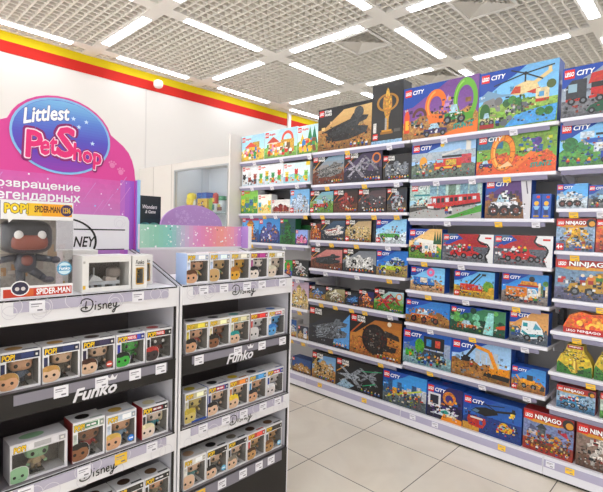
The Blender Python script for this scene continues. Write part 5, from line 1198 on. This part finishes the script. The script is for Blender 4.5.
def stand(y0, y1, label):
    yc = (y0+y1)/2; W = (y1-y0)/2; Dp = .44
    t = thing('display_stand', label, 'display stand', (XF, yc, 0), PI/2, 'white and black doll display stands')
    prof = [(.0, 0), (.0, 1.2142), (.24, 1.298), (Dp, 1.345), (Dp, 0)]
    for s in (-1, 1):
        b = MB(); xo = s*W; xi = s*(W-.0095); b.prism(prof, min(xo, xi), max(xo, xi), axis='x'); sp = b.build('side_panel', M_SIDE, t)
        e = MB()   # black trim along the sloping top edge and beside the opening
        for (ya, za), (yb, zb) in zip(prof[1:], prof[2:4]): e.prism([(ya, za+.0004), (yb, zb+.0004), (yb, zb+.003), (ya, za+.003)], min(xi, s*(W-.0055)), max(xi, s*(W-.0055)), axis='x')
        e.build('edge_trim', M_SBLACK, sp)
        e = MB(); xa, xb = s*(W-.0097), s*(W-.018); e.box(min(xa, xb), max(xa, xb), -.001, .006, .0, 1.134); e.build('opening_trim', M_SBLACK, sp)
        e = MB(); e.box(min(xo, xi), max(xo, xi), -.003, 0, 0, 1.2145); e.build('front_edge', M_SWHITE, sp)
    b = MB(); b.box(-W+.0097, W-.0097, Dp-.012, Dp, 0, 1.215); b.build('back_panel', M_SIN, t)
    for q, z in ((1, 1.2150), (2, .9165), (3, .6065), (4, .3165)):
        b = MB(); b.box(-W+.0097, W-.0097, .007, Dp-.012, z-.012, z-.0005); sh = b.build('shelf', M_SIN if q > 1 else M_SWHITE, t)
    for q, (za, zb, c) in STRIPS.items():
        b = MB(); b.box(-W+.0097, W-.0097, -.004, .006, za, zb); st = bevelled(b.build('front_strip', M_SWHITE if c == 'white' else M_SBLACK, t), .002)
        b = MB(); b.box(-W+.0097, W-.0097, -.005, -.003, zb-.004, zb+.001); b.build('edge_trim', M_SBLACK, st)
        b = MB(); b.box(-W+.06, W-.05, -.0075, -.0045, zb-.040, zb-.006); b.build('label_holder', M_HOLD if c == 'white' else M_HOLDG, st)
        stand_lettering(st, 'swash' if c == 'white' else 'block', 2*W-.04, za, zb-za, -.0076)
    b = MB(); b.box(-W+.0097, W-.0097, -.004, .006, 0, .3155); st = b.build('base_front', M_SBLACK, t)
    b = MB(); b.box(-W+.03, W-.05, -.0075, -.0045, .262, .312); b.build('label_holder', M_HOLDG, st)
    stand_lettering(st, 'block', 2*W-.04, .01, .085, -.0056)
    return t
LS = stand(.335, .985, 'left white and black stand with tiered shelves of boxed dolls'); RS = stand(.992, 1.652, 'right white and black stand with tiered shelves of boxed dolls')
# header of the left stand: white board with a joint and a big black arc
hd = MB(); W = .29
out = [(-W, 1.346), (W+.014, 1.346), (W+.014, 1.480), (W+.006, 1.496), (W-.012, 1.503), (-W, 1.503)]
hd.prism([(p[0], p[1]) for p in out], .405, .425); hb = hd.build('header_board', M_SWHITE, LS)
a = Art(2*W, .16, .4045, -W, 1.346)
R = random.Random(8)
for i in range(14): a.ring(R.random(), R.uniform(.55, .95), R.uniform(.08, .2), .012, '#e0dde2')
a.rect(.6, .555, .39, .035, '#17140f'); a.rect(.0, 0, .985, .03, '#17140f')
a.ring(.534, .244, .63, .045, '#17140f', sx=1.35, a0=-.35, a1=1.9, n=36)
a.text('NEY', .60, .10, .155, .27, '#17140f', .02, .25)
a.build('lettering', M_BOARD, hb)
# header of the right stand: rainbow board with stars and a small frame at its end
a = Art(.638, .112, .399, -.308, 1.355)
N = 26; L = [lin(c) for c in ('#a9d4bc', '#8fcbb0', '#86c9bd', '#c6b8cf', '#e08fc0', '#e88aa8', '#f09a8a', '#ee9fae', '#c98fd6')]
hb_m = MB(); hb_m.box(-.308, .330, .40, .418, 1.346, 1.467); hb = hb_m.build('header_board', M_SWHITE, RS)
for i in range(N):
    tt = i/(N-1)*(len(L)-1); k = min(int(tt), len(L)-2); tt -= k; c = tuple(L[k][j]*(1-tt)+L[k+1][j]*tt for j in range(3))
    a.rect(i/N, 0, 1/N+.001, 1, c, .03)
R = random.Random(3)
for i in range(90): a.disc(R.random(), R.uniform(.03, .97), R.choice([.012, .018, .03, .045]), R.choice(['#ffffff', '#f6f0f6', '#fdf6e6']), n=8)
for x in (.25, .70): a.disc(x, .82, .03, '#4a3f3a', n=10)
a.build('rainbow_print', M_BOARD, hb)
b = MB(); b.box(.312, .331, .34, .40, 1.346, 1.470); b.build('header_wing', mat('wing_lilac', '#b58fd0', .5), RS)
b = MB(); b.box(.311, .332, .335, .34, 1.346, 1.471); b.build('wing_edge', M_SWHITE, RS)
# price cards on the stands
def stand_cards(L, side):
    for y, z, c, lab in L:
        o = card(.046, .040, '#f4c632' if c == 'y' else '#f1eff4', None).build('price_card', M_INK, loc=(XF+.0078, y, z), rz=PI/2)
        tag(o, lab, 'price card', 'price cards on the display stands'); card_print(.046, .040, o)
CARDS = [
 (0.461, 1.2085, 'w', 'white price card under the tall dark doll box on left stand'),
 (0.806, 1.2085, 'w', 'white price card under the gold windowed white boxes on left stand'),
 (0.535, 0.91, 'w', 'white price card under second doll of the left stand middle shelf'),
 (0.671, 0.91, 'w', 'white price card over the white logo on the left stand'),
 (0.798, 0.91, 'w', 'white price card under the green doll box'),
 (0.906, 0.91, 'w', 'white price card under the black and red doll box'),
 (0.43, 0.6, 'w', 'white price card under the wide box with green-skinned doll'),
 (0.612, 0.6, 'w', 'white price card under the brown-skinned doll in red'),
 (0.746, 0.6, 'y', 'yellow price card under the blond doll in pale blue'),
 (0.872, 0.6, 'w', 'white price card under the red sided doll box'),
 (1.103, 1.2085, 'w', 'white price card under the first doll box on top of right stand'),
 (1.21, 1.2085, 'w', 'white price card under the tan doll in green, top of right stand'),
 (1.343, 1.2085, 'w', 'white price card under the golden yellow doll, top of right stand'),
 (1.437, 1.2085, 'w', 'white price card under the black-haired pale doll, top of right stand'),
 (1.575, 1.2085, 'w', 'white price card under the white-haired doll, top of right stand'),
 (1.085, 0.91, 'w', 'white price card under the first doll on right stand second shelf'),
 (1.297, 0.91, 'w', 'white price card under the teal-haired doll'),
 (1.446, 0.91, 'w', 'white price card under the bald white doll'),
 (1.586, 0.91, 'w', 'white price card under the bright blue doll'),
 (1.112, 0.6, 'w', 'white price card under the pale yellow doll on right stand'),
 (1.236, 0.6, 'w', 'white price card under the black-haired doll, right stand third shelf'),
 (1.34, 0.6, 'w', 'white price card under the yellow spiky-haired doll'),
 (1.462, 0.6, 'w', 'white price card under the dark headband doll'),
 (1.563, 0.6, 'w', 'white price card under the white-hatted doll'),
 (1.106, 0.309, 'y', 'yellow price card at the base of right stand'),
 (1.221, 0.309, 'w', 'white price card under the black hatted doll, right stand base'),
 (1.344, 0.309, 'w', 'white price card under the grey-bearded doll box, right stand base'),
 (1.445, 0.309, 'w', 'white price card under the red header doll box, right stand base'),
 (1.526, 0.309, 'w', 'white price card under the brown doll with blue sticker, right stand base'),
]
for y, z, c, lab in CARDS:
    stand_cards([(y, z, c, lab)], 0)

# ------------------------------------------------------------------ pink sign stand behind, toys and cabinet at the back
PX = -2.3
t = thing('sign_stand', 'pink arched toy sign stand with purple oval logo behind the left doll stand', 'sign', (PX, .70, 0), PI/2)
P = [(-.41, .0), (.424, .0), (.426, 1.70), (.42, 1.755), (.408, 1.80), (.388, 1.84), (.358, 1.872), (.318, 1.90), (.285, 1.924)]
oc, oa, ob_ = (.066, 1.872), .222, .178
for i in range(14):
    th = .25+(PI-.5)*i/13; P.append((oc[0]+(oa+.012)*math.cos(th), oc[1]+(ob_+.010)*math.sin(th)))
P += [(-.19, 1.905), (-.24, 1.885), (-.30, 1.87), (-.36, 1.83), (-.40, 1.77), (-.412, 1.70)]
b = MB(); b.prism(P, 0, .02, '#e2489c'); bd = b.build('sign_board', M_BOARD, t)
a = Art(1, 1, -.0005, 0, 0); a.w = a.h = 1
class Flat(Art):
    def _put(s, Pp, F, col, busy=0):
        s.k += 1; s.add([(u, s.y-s.k*s.STEP, v) for u, v in Pp], F, col, busy)
a = Flat(1, 1, -.0005)
n = 40
GR = [lin(c) for c in ('#de62b2', '#d67cc0', '#c98acc', '#bd84d0')]
for i in range(16):
    z1 = 1.690-.0245*i; a.poly([(-.405, z1-.0247), (.345, z1-.0247), (.345, z1), (-.405, z1)], tuple(GR[min(2, i*3//16)][j]*(1-(i*3/16 % 1))+GR[min(3, i*3//16+1)][j]*(i*3/16 % 1) for j in range(3)), .05)
for i, c in enumerate(('#c46fc8', '#b064c8', '#a45cc8')): a.poly([(.345+.025*i, 1.3), (.371+.025*i, 1.3), (.371+.025*i, 1.695), (.345+.025*i, 1.695)], c)
R = random.Random(21)
for i in range(26): x = R.uniform(-.4, .34); z_ = R.uniform(1.32, 1.66); a.poly([(x, z_), (x+.002, z_), (x+.062, z_+.09), (x+.058, z_+.09)], '#d98fcf')
for i in range(80): a.disc(R.uniform(-.4, .39), R.uniform(1.33, 1.685), R.choice([.0022, .003, .0042]), R.choice(['#ffffff', '#fbeaf6', '#9fd0f5', '#f5e6ff']), n=7)
for x, z_ in ((.30, 1.765), (.345, 1.735)):
    a.disc(x, z_, .014, '#ef86bd', n=12); [a.disc(x+.02*math.cos(q), z_+.02*math.sin(q), .0055, '#ef86bd', n=8) for q in (.5, 1.1, 1.8, 2.4)]
for rx, rz_, c, dy in ((1.0, 1.0, '#8fc4ee', 0), (.955, .945, '#5f6fd0', 0)):
    a.poly([(oc[0]+oa*rx*math.cos(2*PI*i/n), oc[1]+ob_*rz_*math.sin(2*PI*i/n)) for i in range(n)], c)
# printed blue to purple blend of the oval, in horizontal chords
K = 26; GO = [lin(c) for c in ('#7fbce8', '#5f86d8', '#5a58c4', '#6a3fb8', '#9c3fb4')]
for i in range(K):
    t0 = 1-2*i/K; t1 = 1-2*(i+1)/K; ch = [(math.sqrt(max(0, 1-q*q)), q) for q in (t0, (t0+t1)/2, t1)]
    tt = i/(K-1)*(len(GO)-1); k = min(int(tt), len(GO)-2); tt -= k; c = tuple(GO[k][j]*(1-tt)+GO[k+1][j]*tt for j in range(3))
    a.poly([(oc[0]+oa*.945*x, oc[1]+ob_*.935*q) for x, q in ch]+[(oc[0]-oa*.945*x, oc[1]+ob_*.935*q) for x, q in ch[::-1]], c)
for x, z_ in ((.11, 1.965), (.135, 1.93), (.17, 1.96), (.2, 1.86)):
    a.poly([(x+(.012 if q % 2 == 0 else .005)*math.sin(2*PI*q/10), z_+(.012 if q % 2 == 0 else .005)*math.cos(2*PI*q/10)) for q in range(10)], '#cfe6fa')
def word(tx, x, z_, w, h, col, bold=.03, shear=0, rim=None, rimcol='#ffffff', rise=0, arch=0):
    for bb, c in ([(bold+rim, rimcol)] if rim else [])+[(bold, col)]:
        v, f, ax, ay, aw, ah = glyphs(tx, 0, shear); v2, f2 = glyphs(tx, bb, shear)[:2]
        Q = []
        for p in v2:
            u = (p[0]-ax)/aw; Q.append((x+u*w, z_+(p[1]-ay)/ah*h+rise*u+arch*4*u*(1-u)))
        a._put(Q, f2, c)
word('Littlest', -.100, 1.905, .190, .066, '#ffffff', .03, .1, .025, '#3a3f9c', .048, .006)
LOGO = [('P', -.093, 1.758, .070, .122, .0), ('et', -.035, 1.772, .075, .078, .012), ('S', .036, 1.776, .078, .142, .0), ('hop', .108, 1.742, .138, .110, -.012)]
for rim in (.075, .045):
    for tx, x, z_, w_, h_, rs in LOGO: word(tx, x-(.004 if rim > .06 else 0), z_-(.004 if rim > .06 else 0), w_+(.008 if rim > .06 else 0), h_+(.008 if rim > .06 else 0), '#8f1f6a' if rim > .06 else '#ffe3f0', rim, .05, None, '#ffffff', rs)
for tx, x, z_, w_, h_, rs in LOGO: word(tx, x+.003, z_+.003, w_-.006, h_-.006, '#ee2f7c', .03, .05, None, '#ffffff', rs)
word('Возвращение', -.240, 1.609, .382, .044, '#ffffff', .022)
word('легендарных', -.240, 1.553, .382, .042, '#ffffff', .022)
a.build('sign_print', M_BOARD, bd)
b = MB(); b.box(.4265, .440, -.022, .02, 0, 1.70, '#a862cc'); b.box(.426, .442, -.027, -.022, 0, 1.702, '#9cc8ee'); b.build('side_wing', M_BOARD, t)

# low counter behind with the lilac half-round header and a dark game carton on it
t = thing('display_counter', 'white counter behind the rainbow header with a lilac half-round board', 'display stand', (-2.47, 1.62, 0), PI/2)
b = MB(); b.box(-.46, .46, 0, .45, .0, 1.36); bevelled(b.build('body', M_SWHITE, t))
b = MB(); P = [(-.232+0, 1.36), (.232, 1.36)]+[(.0+.232*math.cos(PI*i/24), 1.455+.145*math.sin(PI*i/24)) for i in range(25)]
b.prism(P, .03, .045, '#bd95d2'); hb = b.build('half_round_board', M_BOARD, t)
a = Flat(1, 1, .0295); R = random.Random(5)
for i in range(60):
    th = R.uniform(.1, PI-.1); r = math.sqrt(R.random())*.93; a.disc(.23*r*math.cos(th), 1.455+.14*r*math.sin(th), R.choice([.002, .003, .004]), '#dcc2ea', n=7)
for i in range(10):
    th = R.uniform(.4, PI-.4); r = R.uniform(.2, .85); x, z_ = .21*r*math.cos(th), 1.46+.12*r*math.sin(th)
    a.poly([(x+(.018 if q % 2 == 0 else .007)*math.sin(2*PI*q/10), z_+(.018 if q % 2 == 0 else .007)*math.cos(2*PI*q/10)) for q in range(10)], '#cdaadf')
a.build('star_print', M_BOARD, hb)
b = MB(); b.box(0, .150, 0, .1, 0, .285, '#16242a'); o = b.build('game_carton', M_INK, loc=(-2.62, 1.305, 1.3605), rz=PI/2); tag(o, 'dark teal game carton with pale swirly lettering beside the lilac half-round board', 'toy box')
a = Art(.150, .285); a.grad(['#1a262c', '#16302f', '#1d4a4a'], 0, 1, 6, .1); a.text('Wonders', .18, .72, .64, .08, '#dfe6e0', .03, .25); a.text('& Game', .3, .62, .46, .07, '#dfe6e0', .03, .25)
for x, c in ((.3, '#3f8f86'), (.7, '#4f9a86')): a.disc(x, .3, .16, c, .12, busy=.5); a.disc(x, .28, .09, '#23507a', .07, busy=.4)
a.bricks(.1, .1, .8, .2, ['#2f6f74', '#4fae9a', '#5a4f8a', '#23454a'], 20, R, .08); a.build('cover_picture', M_INK, o)

# cream cabinet with a glazed, lit showcase, along the far left
CX0, CX1, CY, CZ = XL+.012, -3.737, 2.85, 2.205
WX0, WX1, WZ0, WZ1 = -4.79, -3.76, 1.10, 2.112
t = thing('showcase_cabinet', 'cream cabinet with a glazed toy showcase against the left wall', 'cabinet', ((CX0+CX1)/2, CY, 0)); ox = (CX0+CX1)/2
CM = mat('cabinet_cream', '#dfd9d1', .45, noise=.01); CI = mat('cabinet_inner', '#e0e2e6', .4)
def cb(*q): m = MB(); m.box(q[0]-ox, q[1]-ox, q[2], q[3], q[4], q[5]); return m
body = cb(CX0, WX0, 0, .5, 0, CZ)
for q in ((WX0, CX1, 0, .02, 0, WZ0), (WX0, CX1, 0, .02, WZ1, CZ), (WX1, CX1, 0, .02, WZ0, WZ1), (CX1-.018, CX1, .02, .5, 0, CZ), (WX0, CX1-.018, .02, .5, CZ-.02, CZ), (WX0, CX1-.018, .02, .5, .0, WZ0-.02)):
    body.box(q[0]-ox, q[1]-ox, *q[2:])
body.build('body', CM, t)
b = cb(WX0, CX1-.018, .47, .5, WZ0-.02, CZ-.02); b.build('inner_back', CI, t)
b = cb(WX0+.001, WX0+.006, .021, .47, WZ0-.02, CZ-.02); b.build('inner_side', CI, t)
for x in (-5.327, -4.885): b = cb(x-.003, x+.003, -.0015, 0, .05, CZ-.004); b.build('panel_joint', mat('joint_dark', '#b3aca4', .6), t)
b = MB()
for q in ((WX0-.02, WX0+.006, WZ0, WZ1), (WX1-.006, WX1+.01, WZ0, WZ1), (WX0-.02, WX1+.01, WZ1-.008, WZ1+.012)): b.box(q[0]-ox, q[1]-ox, -.012, 0, q[2], q[3])
b.build('window_frame', mat('frame_aluminium', '#b9bcbd', .35, .6), t)
b = cb(WX0+.007, -4.24, .004, .008, WZ0+.001, WZ1-.009); b.build('glass_door', M_GLASS, t)
b = cb(-4.27, WX1-.007, .011, .015, WZ0+.001, WZ1-.009); b.build('glass_door', M_GLASS, t)
b = cb(WX0+.007, CX1-.019, .03, .46, 1.612, 1.62); b.build('shelf', mat('shelf_glass_grey', '#9fb0b4', .2), t)
b = cb(WX0+.05, CX1-.06, .2, .24, CZ-.032, CZ-.0205); b.build('lamp_strip', mat('cabinet_lamp', '#ffffff', .4, emit='#f2f7ff', estr=3.5), t)
def toy(name, lab, cat, x, mb, m=M_INK, smooth=False, y=2.97): o = mb.build(name, m, loc=(x, y, 1.6202), smooth=smooth); return tag(o, lab, cat, 'toys in the glass showcase')
b = MB(); b.blob((0, 0, .12), (.055, .05, .07), .8, '#f2d01f'); b.blob((0, 0, .19), (.06, .05, .05), .8, '#f5da2a'); b.blob((-.07, 0, .14), (.025, .025, .05), 1, '#f2d01f'); b.blob((.07, 0, .1), (.022, .022, .06), 1, '#e6e2d0'); b.blob((0, -.03, .05), (.06, .04, .05), .8, '#c98a4a'); b.box(-.045, .045, -.03, .03, 0, .012, '#3a4a6a')
toy('toy_figure', 'bright yellow chunky toy figure at the left on the showcase shelf', 'toy', -4.627, b, M_VINYL, True)
b = MB(); b.box(-.10, .10, 0, .1, 0, .25, '#1f56c4'); o = toy('toy_carton', 'blue carton standing behind the yellow toys in the showcase', 'toy box', -4.613, b, y=3.10); a = Art(.20, .25, -.0005, -.10); a.rect(0, .55, 1, .4, '#2f74d8', .3); a.bricks(.05, .05, .9, .4, ['#f0c23a', '#d8622f', '#e6e6ea'], 16, random.Random(2), .12); a.build('cover_picture', M_INK, o)
b = MB(); b.box(-.09, .10, 0, .08, 0, .165, '#e0b42f'); o = toy('toy_carton', 'low yellow and orange carton in front of the blue one in the showcase', 'toy box', -4.412, b); a = Art(.19, .165, -.0005, -.09); a.bricks(.04, .06, .92, .8, ['#f0c23a', '#d8622f', '#3a4a8a', '#f6efe0', '#8a2f2a'], 30, random.Random(7), .16); a.build('cover_picture', M_INK, o)
b = MB(); b.prism([(-.03, 0), (.03, 0), (.04, .16), (.0, .17), (-.035, .15)], 0, .03, '#8fae2a'); toy('toy_pack', 'thin lime green pack between the cartons and the red capsule toy', 'toy', -4.238, b)
b = MB(); b.lathe([(.028, 0), (.032, .02), (.032, .10)], (0, 0, 0), '#e6e2de'); b.lathe([(.033, .10), (.034, .18), (.027, .21), (.01, .222)], (0, 0, 0), '#c9362c'); b.box(-.018, .018, -.036, -.031, .03, .09, '#2f7a6a'); b.box(-.018, .018, -.038, -.032, .12, .16, '#e6c23a'); toy('toy_capsule', 'red and white rounded capsule toy on the showcase shelf', 'toy', -4.142, b)
b = MB(); b.lathe([(.045, 0), (.048, .01), (.048, .125), (.04, .135)], (0, 0, 0), '#cdd4d6'); b.lathe([(.05, .135), (.05, .175), (.046, .18)], (0, 0, 0), '#1f8a5a'); b.box(-.034, .034, -.052, -.042, .02, .06, '#7a3f34'); b.box(-.028, .014, -.053, -.042, .06, .09, '#b8a83a'); toy('toy_jar', 'clear toy jar with a green lid on the showcase shelf', 'jar', -4.02, b, y=2.98)

b = MB(); b.box(-.03, .03, 0, .05, 0, .20, '#e4e0da'); b.box(-.028, .028, -.001, 0, .13, .19, '#a8343a'); b.box(-.02, .01, -.001, 0, .05, .09, '#2f6a4a'); toy('toy_pack', 'small white and red pack at the right end of the showcase shelf', 'toy', -3.90, b)

# ------------------------------------------------------------------ light from the rest of the shop, camera, output
w = bpy.data.worlds.new('shop'); S.world = w; w.use_nodes = True
w.node_tree.nodes['Background'].inputs[0].default_value = (.965, .985, 1.0, 1); w.node_tree.nodes['Background'].inputs[1].default_value = WORLD_STRENGTH
cam = bpy.data.cameras.new('camera'); co = bpy.data.objects.new('camera', cam); COL.objects.link(co); S.camera = co
cam.sensor_fit = 'HORIZONTAL'; cam.sensor_width = 36; cam.lens = 445.068/603*36; cam.clip_start = .02
co.matrix_world = Matrix(((0.726419, -0.046220, 0.685696, 0.000000), (0.686727, 0.009799, -0.726850, 0.000000), (0.026876, 0.998883, 0.038858, 1.466000), (0, 0, 0, 1)))
S.view_settings.view_transform = 'Standard'; S.view_settings.look = 'None'; S.view_settings.gamma = 1; S.view_settings.use_curve_mapping = False
S.view_settings.exposure = EXPOSURE
